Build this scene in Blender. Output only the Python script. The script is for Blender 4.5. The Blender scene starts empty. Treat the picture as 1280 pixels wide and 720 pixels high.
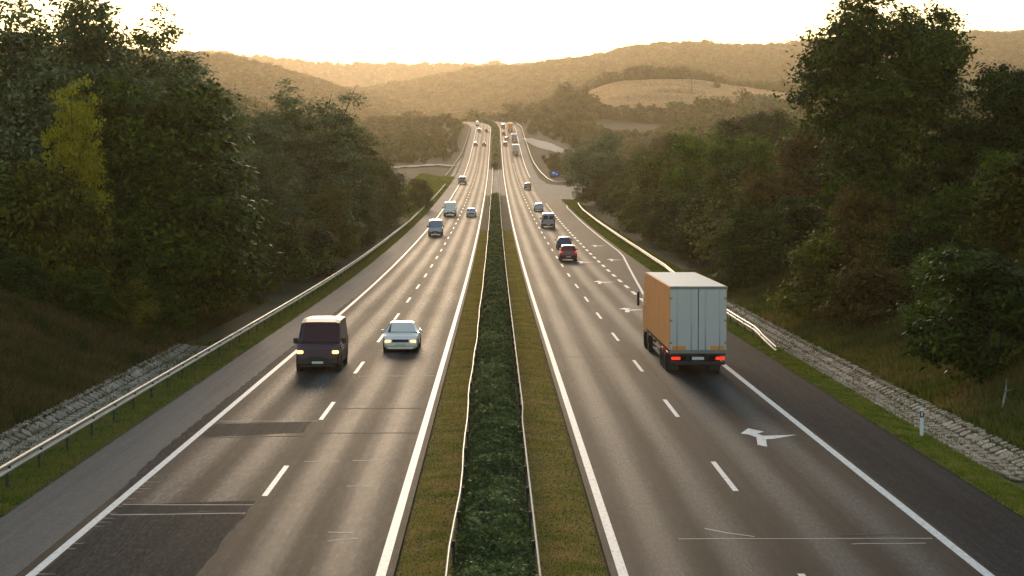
import bpy, bmesh, math, random
import numpy as np
from mathutils import Vector, Matrix

R = math.radians
SC = bpy.context.scene
COL = SC.collection
rng = np.random.default_rng(7)
random.seed(7)

# ------------------------------------------------------------------ camera, sky, sun, exposure
FPX, VX, VY, CAMH, CAMX = 2517.0, 619.0, 229.0, 8.65, -0.15     # lens in 1280-px units, direction of the road
cam_d = bpy.data.cameras.new('camera')
cam = bpy.data.objects.new('camera', cam_d); COL.objects.link(cam)
cam_d.sensor_width = 36.0
cam_d.lens = 36.0 * FPX / 1280.0
cam_d.clip_start = 1.0; cam_d.clip_end = 20000.0
cam.location = (CAMX, 0, CAMH)
cam.rotation_euler = (R(90) - math.atan((360 - VY) / FPX), 0, -math.atan((640 - VX) / FPX))
SC.camera = cam

SUN_EL, SUN_AZ = R(10.0), R(-3.0)          # azimuth from +Y, positive to the right
world = bpy.data.worlds.new('World'); SC.world = world; world.use_nodes = True
wn = world.node_tree.nodes; wl = world.node_tree.links
wn.clear()
sky = wn.new('ShaderNodeTexSky'); sky.sky_type = 'NISHITA'; sky.sun_disc = False
sky.sun_elevation = SUN_EL; sky.sun_rotation = SUN_AZ
sky.altitude = 150; sky.air_density = 1.25; sky.dust_density = 0.4; sky.ozone_density = 1.0
bg = wn.new('ShaderNodeBackground'); bg.inputs['Strength'].default_value = 0.15
wo = wn.new('ShaderNodeOutputWorld')
wl.new(sky.outputs[0], bg.inputs[0]); wl.new(bg.outputs[0], wo.inputs[0])

sun_d = bpy.data.lights.new('sun', 'SUN'); sun_d.energy = 1.2; sun_d.angle = R(10.0); sun_d.color = (1.0, 0.74, 0.49)
sun = bpy.data.objects.new('sun', sun_d); COL.objects.link(sun)
S_DIR = Vector((math.sin(SUN_AZ) * math.cos(SUN_EL), math.cos(SUN_AZ) * math.cos(SUN_EL), math.sin(SUN_EL)))
sun.rotation_euler = (-S_DIR).to_track_quat('-Z', 'Y').to_euler()
sun.location = (0, 200, 400)

vs = SC.view_settings
vs.view_transform = 'Standard'; vs.look = 'None'; vs.exposure = 0.85; vs.gamma = 1.0
vs.use_curve_mapping = False
SC.render.engine = 'CYCLES'
cy = SC.cycles
cy.max_bounces = 5; cy.diffuse_bounces = 2; cy.glossy_bounces = 2; cy.transmission_bounces = 3
cy.transparent_max_bounces = 8; cy.volume_bounces = 0
cy.use_denoising = True
cy.sample_clamp_indirect = 4.0

# ------------------------------------------------------------------ helpers
def mat_new(name):
    m = bpy.data.materials.new(name); m.use_nodes = True
    nt = m.node_tree; nt.nodes.clear()
    out = nt.nodes.new('ShaderNodeOutputMaterial')
    return m, nt, out

def N(nt, typ, **kw):
    n = nt.nodes.new(typ)
    for k, v in kw.items():
        if k.startswith('i_'):
            key = k[2:]
            key = int(key) if key.isdigit() else key
            n.inputs[key].default_value = v
        else:
            setattr(n, k, v)
    return n

def ramp(nt, stops, fac=None, interp='LINEAR'):
    r = nt.nodes.new('ShaderNodeValToRGB'); r.color_ramp.interpolation = interp
    e = r.color_ramp.elements
    while len(e) > 1: e.remove(e[0])
    e[0].position = stops[0][0]; e[0].color = (*stops[0][1], 1)
    for p, c in stops[1:]:
        el = e.new(p); el.color = (*c, 1)
    if fac is not None: nt.links.new(fac, r.inputs[0])
    return r

def noise(nt, vec, scale, detail=4, rough=0.55, dist=0.0):
    n = nt.nodes.new('ShaderNodeTexNoise')
    n.inputs['Scale'].default_value = scale; n.inputs['Detail'].default_value = detail
    n.inputs['Roughness'].default_value = rough; n.inputs['Distortion'].default_value = dist
    if vec is not None: nt.links.new(vec, n.inputs['Vector'])
    return n

def objvec(nt, scale=(1, 1, 1)):
    t = nt.nodes.new('ShaderNodeTexCoord'); mp = nt.nodes.new('ShaderNodeMapping')
    mp.inputs['Scale'].default_value = scale
    nt.links.new(t.outputs['Object'], mp.inputs['Vector'])
    return mp.outputs[0]

def mix(nt, a, b, fac, mode='MIX'):
    m = nt.nodes.new('ShaderNodeMix'); m.data_type = 'RGBA'; m.blend_type = mode
    for sock, v in ((6, a), (7, b), (0, fac)):
        if isinstance(v, (int, float)): m.inputs[sock].default_value = v
        elif isinstance(v, tuple): m.inputs[sock].default_value = (*v, 1)
        else: nt.links.new(v, m.inputs[sock])
    return m.outputs[2]

def mth(nt, op, a, b=None, c=None):
    m = nt.nodes.new('ShaderNodeMath'); m.operation = op
    for i, v in enumerate((a, b, c)):
        if v is None: continue
        if isinstance(v, (int, float)): m.inputs[i].default_value = v
        else: nt.links.new(v, m.inputs[i])
    return m.outputs[0]

def plain(name, col, rough=0.6, metal=0.0, var=0.15, scale=3.0, emit=None, estr=0.0, coat=0.0, spec=0.5):
    m, nt, out = mat_new(name)
    b = N(nt, 'ShaderNodeBsdfPrincipled')
    v = objvec(nt)
    n = noise(nt, v, scale, 5)
    c = mix(nt, tuple(x * (1 - var) for x in col), tuple(min(1, x * (1 + var)) for x in col), n.outputs[0])
    nt.links.new(c, b.inputs['Base Color'])
    b.inputs['Roughness'].default_value = rough; b.inputs['Metallic'].default_value = metal
    b.inputs['Specular IOR Level'].default_value = spec
    b.inputs['Coat Weight'].default_value = coat
    if emit:
        b.inputs['Emission Color'].default_value = (*emit, 1); b.inputs['Emission Strength'].default_value = estr
    nt.links.new(b.outputs[0], out.inputs[0])
    return m

def mesh_np(name, verts, faces, mats=(), smooth=False):
    """verts (N,3), faces (M,k) with constant k"""
    me = bpy.data.meshes.new(name)
    verts = np.asarray(verts, dtype=np.float32); faces = np.asarray(faces, dtype=np.int32)
    k = faces.shape[1]; M = faces.shape[0]
    me.vertices.add(len(verts)); me.vertices.foreach_set('co', verts.ravel())
    me.loops.add(M * k); me.loops.foreach_set('vertex_index', faces.ravel())
    me.polygons.add(M)
    me.polygons.foreach_set('loop_start', np.arange(0, M * k, k, dtype=np.int32))
    me.polygons.foreach_set('loop_total', np.full(M, k, dtype=np.int32))
    if smooth: me.polygons.foreach_set('use_smooth', np.ones(M, dtype=bool))
    me.update(calc_edges=True); me.validate()
    for m in mats: me.materials.append(m)
    return me

def link(name, me, parent=None):
    o = bpy.data.objects.new(name, me); COL.objects.link(o)
    if parent is not None: o.parent = parent
    return o

def tag(o, label=None, cat=None, group=None, kind=None):
    if label: o['label'] = label
    if cat: o['category'] = cat
    if group: o['group'] = group
    if kind: o['kind'] = kind
    return o

def empty(name, loc=(0, 0, 0), rot=(0, 0, 0)):
    o = bpy.data.objects.new(name, None); COL.objects.link(o)
    o.location = loc; o.rotation_euler = rot; o.empty_display_size = 0.3
    return o

class MB:
    """collects boxes, tubes and polygons into one mesh"""
    def __init__(s): s.v = []; s.f = []; s.sm = []
    def poly(s, pts, faces, smooth=False):
        o = len(s.v); s.v += [tuple(p) for p in pts]
        for f in faces: s.f.append(tuple(i + o for i in f)); s.sm.append(smooth)
        return s
    def box(s, c, d, rot=None, taper=1.0):
        x, y, z = d[0] / 2, d[1] / 2, d[2] / 2
        P = [Vector((sx * x * (taper if sz > 0 else 1), sy * y * (taper if sz > 0 else 1), sz * z)) for sz in (-1, 1) for sy in (-1, 1) for sx in (-1, 1)]
        if rot is not None: P = [rot @ p for p in P]
        P = [p + Vector(c) for p in P]
        return s.poly(P, [(0, 2, 3, 1), (4, 5, 7, 6), (0, 1, 5, 4), (2, 6, 7, 3), (0, 4, 6, 2), (1, 3, 7, 5)])
    def bbox(s, c, d, b=0.03, rot=None):
        """box with bevelled edges along y and z"""
        x, y, z = d[0] / 2, d[1] / 2, d[2] / 2
        ring = [(-x + b, -z), (x - b, -z), (x, -z + b), (x, z - b), (x - b, z), (-x + b, z), (-x, z - b), (-x, -z + b)]
        ins = [(px * (1 - b / x), pz * (1 - b / z)) for px, pz in ring]
        P = []
        for yy, rr in ((-y, ins), (-y + b, ring), (y - b, ring), (y, ins)):
            for px, pz in rr:
                p = Vector((px, yy, pz))
                if rot is not None: p = rot @ p
                P.append(p + Vector(c))
        F = [tuple(range(8)), tuple(range(31, 23, -1))]
        for k in range(3):
            for i in range(8):
                j = (i + 1) % 8
                F.append((k * 8 + i, k * 8 + 8 + i, k * 8 + 8 + j, k * 8 + j))
        return s.poly(P, F)
    def tube(s, pts, rad, n=8, cap=True, smooth=True):
        pts = [Vector(p) for p in pts]
        if isinstance(rad, (int, float)): rad = [rad] * len(pts)
        rings = []; o = len(s.v)
        up0 = Vector((0.31, 0.17, 0.93)).normalized()
        for i, p in enumerate(pts):
            t = (pts[min(i + 1, len(pts) - 1)] - pts[max(i - 1, 0)]).normalized()
            a = t.cross(up0)
            if a.length < 0.05: a = t.cross(Vector((1, 0, 0)))
            a.normalize(); b = t.cross(a)
            for k in range(n):
                an = 2 * math.pi * k / n
                s.v.append(tuple(p + (a * math.cos(an) + b * math.sin(an)) * rad[i]))
        for i in range(len(pts) - 1):
            for k in range(n):
                j = (k + 1) % n
                s.f.append((o + i * n + k, o + i * n + j, o + (i + 1) * n + j, o + (i + 1) * n + k)); s.sm.append(smooth)
        if cap:
            s.f.append(tuple(o + k for k in range(n - 1, -1, -1))); s.sm.append(False)
            e = o + (len(pts) - 1) * n
            s.f.append(tuple(e + k for k in range(n))); s.sm.append(False)
        return s
    def mesh(s, name, m):
        me = bpy.data.meshes.new(name); me.from_pydata(s.v, [], s.f)
        me.polygons.foreach_set('use_smooth', s.sm)
        me.update(); me.validate()
        bm = bmesh.new(); bm.from_mesh(me); bmesh.ops.recalc_face_normals(bm, faces=bm.faces); bm.to_mesh(me); bm.free()
        if m: me.materials.append(m)
        return me
    def build(s, name, m, parent=None):
        return link(name, s.mesh(name, m), parent)

def sstep(a, b, x):
    t = np.clip((np.asarray(x, dtype=float) - a) / (b - a), 0, 1)
    return t * t * (3 - 2 * t)

# smooth value noise for terrain, grass and placement
_perm = np.random.default_rng(3).random((256, 256))
def vnoise(x, y):
    x = np.asarray(x, dtype=float); y = np.asarray(y, dtype=float)
    xi = np.floor(x).astype(int); yi = np.floor(y).astype(int)
    fx = x - xi; fy = y - yi; fx = fx * fx * (3 - 2 * fx); fy = fy * fy * (3 - 2 * fy)
    g = lambda a, b: _perm[a % 256, b % 256]
    return (g(xi, yi) * (1 - fx) + g(xi + 1, yi) * fx) * (1 - fy) + (g(xi, yi + 1) * (1 - fx) + g(xi + 1, yi + 1) * fx) * fy

# ------------------------------------------------------------------ shape of the land
_cp = np.array([(-200, 0), (0, 0), (100, 0), (150, 0), (191, .2), (244, .75), (328, 2.0), (457, 4.9), (600, 9), (691, 12.4), (800, 17.9), (950, 27.8),
                (1094, 38.2), (1180, 44.0), (1240, 46.6), (1300, 47), (1400, 45), (1600, 38), (9200, 38)], float)
_yy = np.arange(-200, 9200, 2.0)
_zz = np.interp(_yy, _cp[:, 0], _cp[:, 1])
_k = np.exp(-0.5 * (np.arange(-30, 31) / 12.0) ** 2); _k /= _k.sum()
_zz = np.convolve(np.pad(_zz, 30, mode='edge'), _k, mode='valid')
def zr(y): return np.interp(y, _yy, _zz)
def xc(y):
    y = np.asarray(y, dtype=float)
    return np.where(y > 1090, -(np.maximum(y, 1090) - 1090) ** 2 / 1500.0, 0.0)
def slope(y): return float((zr(y + 2) - zr(y - 2)) / 4)

PX = np.array([-600, 0, 170, 290, 380, 480, 560, 619, 680, 740, 800, 860, 930, 1000, 1100, 1280, 1900], float)
TAB = [
 (0,    [3]*5 + [1, 0, 0, 1] + [3]*8),
 (150,  [5, 5, 4, 3, 2, 1, 0, 0, 1, 2, 4, 5, 5, 6, 6, 7, 8]),
 (250,  [10, 7, 5, 4, 3, 2, 1, .8, 1, 2, 3, 4, 5, 6, 7, 8, 10]),
 (400,  [20, 13, 10, 8, 6, 4, 3.4, 3.4, 3.4, 4, 5, 6, 7, 8, 9, 11, 16]),
 (600, [42, 29, 24, 18, 13, 9, 8, 9, 8, 8.5, 9, 10, 12, 13, 15, 18, 26]),
 (800, [52, 38, 33, 27, 21, 15, 14, 17.9, 15, 14, 15, 18, 20, 22, 25, 30, 42]),
 (1000, [62, 46, 41, 36, 29, 22, 22, 31, 26, 25, 27, 30, 32, 34, 38, 44, 58]),
 (1200, [72, 54, 49, 43, 36, 31, 34, 44.5, 44, 46, 44, 43, 43, 44, 48, 56, 75]),
 (1290, [76, 58, 53, 47, 40, 34, 38, 46.5, 52, 52, 47, 44, 42, 41, 46, 58, 80]),
 (1350, [79, 61, 56, 49, 42, 35, 38, 46, 52, 58, 58, 58, 55, 50, 54, 64, 86]),
 (1400, [82, 63, 58, 51, 43, 36, 38, 45, 52, 65, 65, 65, 62, 56, 58, 66, 90]),
 (1650, [95, 74, 69, 60, 50, 40, 40, 48, 62, 90, 94, 93, 86.5, 80, 76, 88, 110]),
 (1800, [120, 99, 95, 83, 69, 53, 48, 52, 62, 80, 84, 82, 78, 74, 74, 88, 110]),
 (2000, [145, 137, 134, 128, 110, 76, 67, 86, 96, 108, 116, 120, 116, 116, 120, 130, 150]),
 (2300, [96, 92, 92, 94, 100, 112, 128, 134, 139, 145, 160, 165, 157, 164, 170, 176, 186]),
 (2650, [96, 96, 98, 100, 104, 106, 110, 114, 118, 122, 128, 130, 130, 132, 136, 146, 160]),
 (3300, [232, 222, 216, 216, 199, 196, 197, 197, 197, 200, 200, 200, 200, 200, 205, 210, 215]),
 (4200, [150]*17), (6000, [150]*17)]
STRETCH = {1800: 2000, 2000: 2800, 2300: 3800, 2650: 4600, 3300: 6000, 4200: 7600, 6000: 9000}
TAB = [(STRETCH.get(t[0], t[0]), [CAMH + (v - CAMH) * STRETCH.get(t[0], t[0]) / max(t[0], 1) for v in t[1]]) for t in TAB]
_ty = np.array([t[0] for t in TAB], float); _tz = np.array([t[1] for t in TAB], float)
# dense, lightly smoothed table
_gy = np.arange(0, 9001, 25.0); _gp = np.arange(-600, 1901, 20.0)
_tmp = np.array([np.interp(_gp, PX, row) for row in _tz])
_G = np.array([np.interp(_gy, _ty, _tmp[:, j]) for j in range(len(_gp))]).T
def _sm(A, ax, s):
    k = np.exp(-0.5 * (np.arange(-8, 9) / s) ** 2); k /= k.sum()
    return np.apply_along_axis(lambda v: np.convolve(np.pad(v, 8, mode='edge'), k, mode='valid'), ax, A)
_G = _sm(_sm(_G, 0, 1.6), 1, 1.5)
def table(x, y):
    px = VX + x * FPX / np.maximum(y, 60.0)
    a = np.clip((y - _gy[0]) / 25.0, 0, len(_gy) - 1.001); b = np.clip((px - _gp[0]) / 20.0, 0, len(_gp) - 1.001)
    ai = a.astype(int); bi = b.astype(int); fa = a - ai; fb = b - bi
    return (_G[ai, bi] * (1 - fb) + _G[ai, bi + 1] * fb) * (1 - fa) + (_G[ai + 1, bi] * (1 - fb) + _G[ai + 1, bi + 1] * fb) * fa

def edge_r(y):      # right pavement edge
    y = np.asarray(y, dtype=float)
    return 13.55 + 1.3 * sstep(120, 200, y) * (1 - sstep(600, 700, y))

def ground(x, y):
    x = np.asarray(x, dtype=float); y = np.asarray(y, dtype=float)
    x, y = np.broadcast_arrays(x, y)
    u = x - xc(y)
    z0 = zr(y)
    b = np.full(u.shape, -0.10)                                     # bed under the pavements
    b = np.where(np.abs(u) < 2.35, 0.05 - 0.06 * sstep(1.5, 2.35, np.abs(u)), b)       # central reserve
    L = -u
    dch = 1 - sstep(104, 112, y)                                    # stone-lined drain on the left
    vl = 0.02 - 0.12 * sstep(13.0, 15.0, L)
    vl = vl - dch * 0.28 * sstep(15.0, 15.9, L) * (1 - sstep(16.3, 17.2, L))
    hbl = 3.4 * (1 - sstep(92, 116, y)) + 0.9
    bank = hbl * sstep(16.6, 16.6 + 4.2 + hbl * 1.6, L) + 0.03 * np.maximum(L - 24, 0)
    b = np.where(L > 12.9, vl + bank, b)
    er = edge_r(y)
    vr = 0.02 - 0.10 * sstep(0, 1.3, u - er)
    dcr = 1 - sstep(180, 200, y)
    vr = vr - dcr * 0.25 * sstep(1.2, 2.0, u - er) * (1 - sstep(2.5, 3.4, u - er))
    hbr = (5.2 - 2.6 * sstep(120, 230, y)) * (1 - 0.95 * sstep(340, 430, y) * (1 - sstep(620, 700, y)))
    bankr = hbr * sstep(3.0, 3.0 + 5 + hbr * 1.7, u - er)
    b = np.where(u > er - 0.05, vr + bankr, b)
    # slip road platform
    plat = sstep(455, 475, y) * (1 - sstep(600, 620, y)) * sstep(13.4, 15, u) * (1 - sstep(110, 150, u))
    b = b * (1 - plat) + (-0.12) * plat
    cor = z0 + b
    far = table(x, y)
    w = sstep(30, 75, np.abs(u)) * (1 - plat)
    z = cor * (1 - w) + far * w
    amp = 0.10 * sstep(17.5, 22, np.abs(u)) + 1.2 * sstep(60, 200, np.abs(u))
    z = z + (vnoise(x * 0.35 + 9, y * 0.35) - 0.5) * 0.35 * sstep(17.5, 21, np.abs(u)) * (1 - plat) \
          + (vnoise(x * 0.03, y * 0.03 + 5) - 0.5) * 5 * sstep(60, 200, np.abs(u)) * (1 - plat)
    return z
def gz(x, y): return float(ground(np.array([x]), np.array([y]))[0])

def on_road(px, py):
    """distance and lateral place of a pixel seen on the carriageway"""
    d = np.arange(35, 1400, 0.25)
    err = np.abs(VY + FPX * (CAMH - zr(d)) / d - py)
    i = int(np.argmin(np.where(d < 1200, err, 1e9))); y = float(d[i])
    return (px - VX) * y / FPX + CAMX, y
def at(px, y): return (px - VX) * y / FPX + CAMX
def top_z(py, y): return CAMH + (VY - py) * y / FPX

# ------------------------------------------------------------------ ground sheet
def ground_material():
    m, nt, out = mat_new('rough_grass_ground')
    b = N(nt, 'ShaderNodeBsdfPrincipled', i_Roughness=0.95)
    b.inputs['Specular IOR Level'].default_value = 0.1
    v = objvec(nt)
    n1 = noise(nt, v, 0.35, 6, 0.65); n2 = noise(nt, v, 3.0, 6, 0.7); n3 = noise(nt, v, 0.02, 4)
    c1 = ramp(nt, [(0.25, (0.028, 0.042, 0.010)), (0.5, (0.062, 0.058, 0.020)), (0.75, (0.105, 0.080, 0.035))], n1.outputs[0])
    c2 = ramp(nt, [(0.3, (0.35, 0.33, 0.30)), (0.7, (1.0, 1.0, 1.0))], n2.outputs[0])
    c = mix(nt, c1.outputs[0], c2.outputs[0], 0.8, 'MULTIPLY')
    c4 = ramp(nt, [(0.4, (0.040, 0.050, 0.018)), (0.6, (0.09, 0.078, 0.035))], n3.outputs[0])
    c = mix(nt, c, c4.outputs[0], 0.35)
    nt.links.new(c, b.inputs['Base Color'])
    bu = N(nt, 'ShaderNodeBump', i_Strength=0.6, i_Distance=0.15)
    nt.links.new(n2.outputs[0], bu.inputs['Height']); nt.links.new(bu.outputs[0], b.inputs['Normal'])
    nt.links.new(b.outputs[0], out.inputs[0])
    return m
M_GROUND = ground_material()

def build_ground():
    ys = [-60.0]
    while ys[-1] < 8600: ys.append(ys[-1] + (1.6 if ys[-1] < 200 else 1.6 + (ys[-1] - 200) * 0.012))
    ys = np.array(ys)
    inner = np.array([-24, -22.5, -21, -19.5, -18.3, -17.6, -17.0, -16.5, -16.1, -15.7, -15.2, -14.6, -13.8, -13.0, -12.9, -11, -6.5, -2.45, -2.35, -2.0, -1.2, 0,
                      1.2, 2.0, 2.35, 2.45, 6.5, 11, 13.4, 13.6, 14.0, 14.8, 14.95, 15.4, 15.9, 16.3, 16.8, 17.4, 18.2, 19.2, 20.4, 21.6, 22.8, 24])
    t = np.linspace(0, 1, 71)[1:] ** 1.35
    rows = []
    for y in ys:
        W = 0.62 * max(y, 0) + 110
        left = -(24 + t[::-1] * W); right = 24 + t * W
        rows.append(np.concatenate([left, inner, right]) + float(xc(min(y, 1350))))
    X = np.array(rows); Y = np.repeat(ys[:, None], X.shape[1], 1)
    Z = ground(X, Y)
    V = np.stack([X, Y, Z], -1).reshape(-1, 3)
    nr, nc = X.shape
    i = np.arange(nr - 1)[:, None] * nc + np.arange(nc - 1)[None]
    F = np.stack([i, i + 1, i + nc + 1, i + nc], -1).reshape(-1, 4)
    o = link('ground', mesh_np('ground', V, F, [M_GROUND], True)); tag(o, kind='structure')
    return o
GROUND = build_ground()

# ------------------------------------------------------------------ road surfaces
def asphalt(name, dark, light, lanes=(), grain=1.0, rough=(0.42, 0.62), patchy=0.5, bump=0.35, gritty=.75):
    m, nt, out = mat_new(name)
    b = N(nt, 'ShaderNodeBsdfPrincipled'); b.inputs['Specular IOR Level'].default_value = 0.009 if patchy == .5 and dark[0] < .0065 else (0.010 if patchy == .5 else 0.042)
    t = nt.nodes.new('ShaderNodeTexCoord'); sep = nt.nodes.new('ShaderNodeSeparateXYZ')
    nt.links.new(t.outputs['Object'], sep.inputs[0])
    v1 = objvec(nt, (1, 0.12, 1)); v2 = objvec(nt, (1, 1, 1)); v3 = objvec(nt, (1, 0.14, 1))
    big = noise(nt, v1, 0.45, 5, 0.6); fine = noise(nt, v3, 14 * grain, 4, 0.75); mid = noise(nt, v3, 5.0, 5, 0.7)
    streak = noise(nt, objvec(nt, (1, 0.012, 1)), 3.2, 4, 0.6)
    track = None
    for x0 in lanes:                                               # polished wheel tracks
        for dx in (-0.85, 0.85):
            d = mth(nt, 'ABSOLUTE', mth(nt, 'SUBTRACT', sep.outputs[0], x0 + dx))
            g = nt.nodes.new('ShaderNodeMapRange'); g.interpolation_type = 'SMOOTHSTEP'
            g.inputs[1].default_value = 0.75; g.inputs[2].default_value = 0.05
            nt.links.new(d, g.inputs[0])
            track = g.outputs[0] if track is None else mth(nt, 'MAXIMUM', track, g.outputs[0])
    f = mth(nt, 'ADD', mth(nt, 'MULTIPLY', big.outputs[0], patchy), mth(nt, 'MULTIPLY', streak.outputs[0], 0.75 - patchy * 0.5))
    f = mth(nt, 'ADD', f, mth(nt, 'MULTIPLY', mth(nt, 'SUBTRACT', mid.outputs[0], 0.5), 0.45))
    if track is not None: f = mth(nt, 'ADD', f, mth(nt, 'MULTIPLY', mth(nt, 'SUBTRACT', track, 0.45), 0.62))
    c = ramp(nt, [(0.18, dark), (0.78, light)], f)
    fr = ramp(nt, [(0.36, (0.12, 0.12, 0.12)), (0.52, (1, 1, 1)), (0.64, (2.4, 2.3, 2.15))], fine.outputs[0])
    c = mix(nt, c.outputs[0], fr.outputs[0], gritty, 'MULTIPLY')
    nt.links.new(c, b.inputs['Base Color'])
    rr = nt.nodes.new('ShaderNodeMapRange'); rr.inputs[3].default_value = rough[1]; rr.inputs[4].default_value = rough[0]
    nt.links.new(f, rr.inputs[0]); nt.links.new(rr.outputs[0], b.inputs['Roughness'])
    bu = N(nt, 'ShaderNodeBump', i_Strength=bump, i_Distance=0.02)
    nt.links.new(fine.outputs[0], bu.inputs['Height']); nt.links.new(bu.outputs[0], b.inputs['Normal'])
    nt.links.new(b.outputs[0], out.inputs[0])
    return m

def strip(name, e0, e1, ya, yb, dz, m, parent=None, step=3.0, nx=2):
    """sheet along the road between lateral offsets e0 and e1 (numbers or functions of y)"""
    n = max(2, int((yb - ya) / step) + 1)
    ys = np.linspace(ya, yb, n)
    a = np.array([e0(y) if callable(e0) else e0 for y in ys]) + xc(ys); b = np.array([e1(y) if callable(e1) else e1 for y in ys]) + xc(ys)
    t = np.linspace(0, 1, nx)
    X = a[:, None] * (1 - t) + b[:, None] * t; Y = np.repeat(ys[:, None], nx, 1); Z = np.repeat((zr(ys) + dz)[:, None], nx, 1)
    V = np.stack([X, Y, Z], -1).reshape(-1, 3)
    i = np.arange(n - 1)[:, None] * nx + np.arange(nx - 1)[None]
    F = np.stack([i, i + 1, i + nx + 1, i + nx], -1).reshape(-1, 4)
    return link(name, mesh_np(name, V, F, [m]), parent)

M_ASPH_L = asphalt('worn_asphalt', (0.007, 0.0071, 0.0073), (0.042, 0.042, 0.042), (-4.6, -8.5), 0.6, (0.64, 0.80), 0.55, 0.2, .95)
M_ASPH_R = asphalt('smooth_asphalt', (0.009, 0.0092, 0.0095), (0.048, 0.048, 0.048), (4.65, 8.65), 1.1, (0.62, 0.78), 0.45, 0.15, .5)
M_SHLD_L = asphalt('grey_shoulder_concrete', (0.070, 0.066, 0.063), (0.150, 0.141, 0.133), (), 1.6, (0.7, 0.85), 0.4, 0.1, .22)
M_SHLD_R = asphalt('new_shoulder_asphalt', (0.007, 0.007, 0.0075), (0.044, 0.044, 0.046), (), 1.2, (0.7, 0.85), 0.5, 0.2, .4)
M_PATCH = asphalt('repair_asphalt', (0.006, 0.006, 0.0065), (0.052, 0.052, 0.053), (), 1.0, (0.7, 0.85), 0.5, 0.3)
M_TAR = plain('bitumen_joint', (0.012, 0.011, 0.011), 0.85, spec=0.2)
M_SCAR = plain('pale_scratch', (0.30, 0.28, 0.25), 0.7)

YA, YB = -40, 1330
WL = tag(strip('carriageway', -10.75, -2.40, YA, YB, 0.0, M_ASPH_L), kind='structure')
WR = tag(strip('carriageway', 2.40, 10.95, YA, YB, 0.0, M_ASPH_R), kind='structure')
def lsh(y): return -13.0 - 1.6 * float(sstep(560, 620, y) * (1 - sstep(760, 860, y)))
tag(strip('hard_shoulder', lsh, -10.75, YA, YB, -0.004, M_SHLD_L), kind='structure')
tag(strip('hard_shoulder', 10.95, lambda y: float(edge_r(y)), YA, 150, -0.004, M_SHLD_R), kind='structure')
tag(strip('acceleration_lane', 10.95, lambda y: float(edge_r(y)), 150, 470, -0.004, M_ASPH_R), kind='structure')
tag(strip('hard_shoulder', 10.95, lambda y: 13.6 + float(1.0 - sstep(590, 640, y)), 470, YB, -0.004, M_SHLD_L), kind='structure')

# slip road
def sheet_between(name, pa, pb, dz, m, n=40, nx=6, parent=None, drape=False):
    pa = np.array(pa, float); pb = np.array(pb, float)
    def res(p):
        s = np.concatenate([[0], np.cumsum(np.hypot(*np.diff(p, axis=0).T))]); t = np.linspace(0, s[-1], n)
        return np.stack([np.interp(t, s, p[:, 0]), np.interp(t, s, p[:, 1])], -1)
    a, b = res(pa), res(pb)
    t = np.linspace(0, 1, nx)[None, :, None]
    P = a[:, None] * (1 - t) + b[:, None] * t
    Z = (ground(P[..., 0], P[..., 1]) if drape else zr(P[..., 1])) + dz
    V = np.concatenate([P, Z[..., None]], -1).reshape(-1, 3)
    i = np.arange(n - 1)[:, None] * nx + np.arange(nx - 1)[None]
    F = np.stack([i, i + 1, i + nx + 1, i + nx], -1).reshape(-1, 4)
    return link(name, mesh_np(name, V, F, [m]), parent)
ramp_near = [(14.0, 405), (15.2, 430), (16.6, 455), (19.5, 476), (25, 490), (38, 497), (70, 502), (120, 505)]
ramp_far = [(14.0, 600), (14.6, 585), (16, 574), (19, 566), (25, 560), (38, 556), (70, 553), (120, 552)]
tag(sheet_between('slip_road', ramp_near, ramp_far, -0.010, M_SHLD_L, 60, 14), kind='structure')

# ------------------------------------------------------------------ painted markings
def paint_material():
    m, nt, out = mat_new('road_paint')
    b = N(nt, 'ShaderNodeBsdfPrincipled', i_Roughness=0.6)
    n = noise(nt, objvec(nt, (1, 0.3, 1)), 9, 6, 0.75)
    c = ramp(nt, [(0.30, (0.16, 0.15, 0.14)), (0.42, (0.52, 0.51, 0.49)), (0.7, (0.74, 0.73, 0.70))], n.outputs[0])
    nt.links.new(c.outputs[0], b.inputs['Base Color']); nt.links.new(b.outputs[0], out.inputs[0])
    return m
M_PAINT = paint_material()
DZ = 0.006
def edge_line(e, w, ya, yb, parent, name='edge_line'):
    f = e if callable(e) else (lambda y: e)
    return strip(name, lambda y: f(y) - w / 2, lambda y: f(y) + w / 2, ya, yb, DZ, M_PAINT, parent, 4.0)
edge_line(-2.68, 0.22, YA, YB, WL); edge_line(-10.40, 0.22, YA, YB, WL)
edge_line(2.68, 0.22, YA, YB, WR)
edge_line(10.74, 0.24, YA, 142, WR)
# the right edge line swings out beside the acceleration lane
edge_line(lambda y: 10.80 + 3.5 * float(np.interp(y, [142, 224, 236], [0, 0.94, 1.0])), 0.20, 142.3, 404, WR)
edge_line(lambda y: float(np.interp(y, [404, 430, 455, 470], [14.3, 15.1, 16.7, 18.6])), 0.2, 404.3, 470, WR)
edge_line(10.9, 0.22, 640, YB, WR)
for y0 in np.arange(31.0, 760, 18.0):
    strip('lane_dash', -6.62, -6.46, y0 + 6.4, y0 + 12.4, DZ, M_PAINT, WL, 3.0)
for y0 in np.arange(43.6 - 18 + 12.6, 760, 18.0):
    strip('lane_dash', 6.54, 6.70, y0, y0 + 6.0, DZ, M_PAINT, WR, 3.0)
for y0 in np.arange(146, 430, 9.0):
    strip('merge_dash', 10.58, 10.86, y0, y0 + 4.5, DZ, M_PAINT, WR, 3.0)

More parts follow.
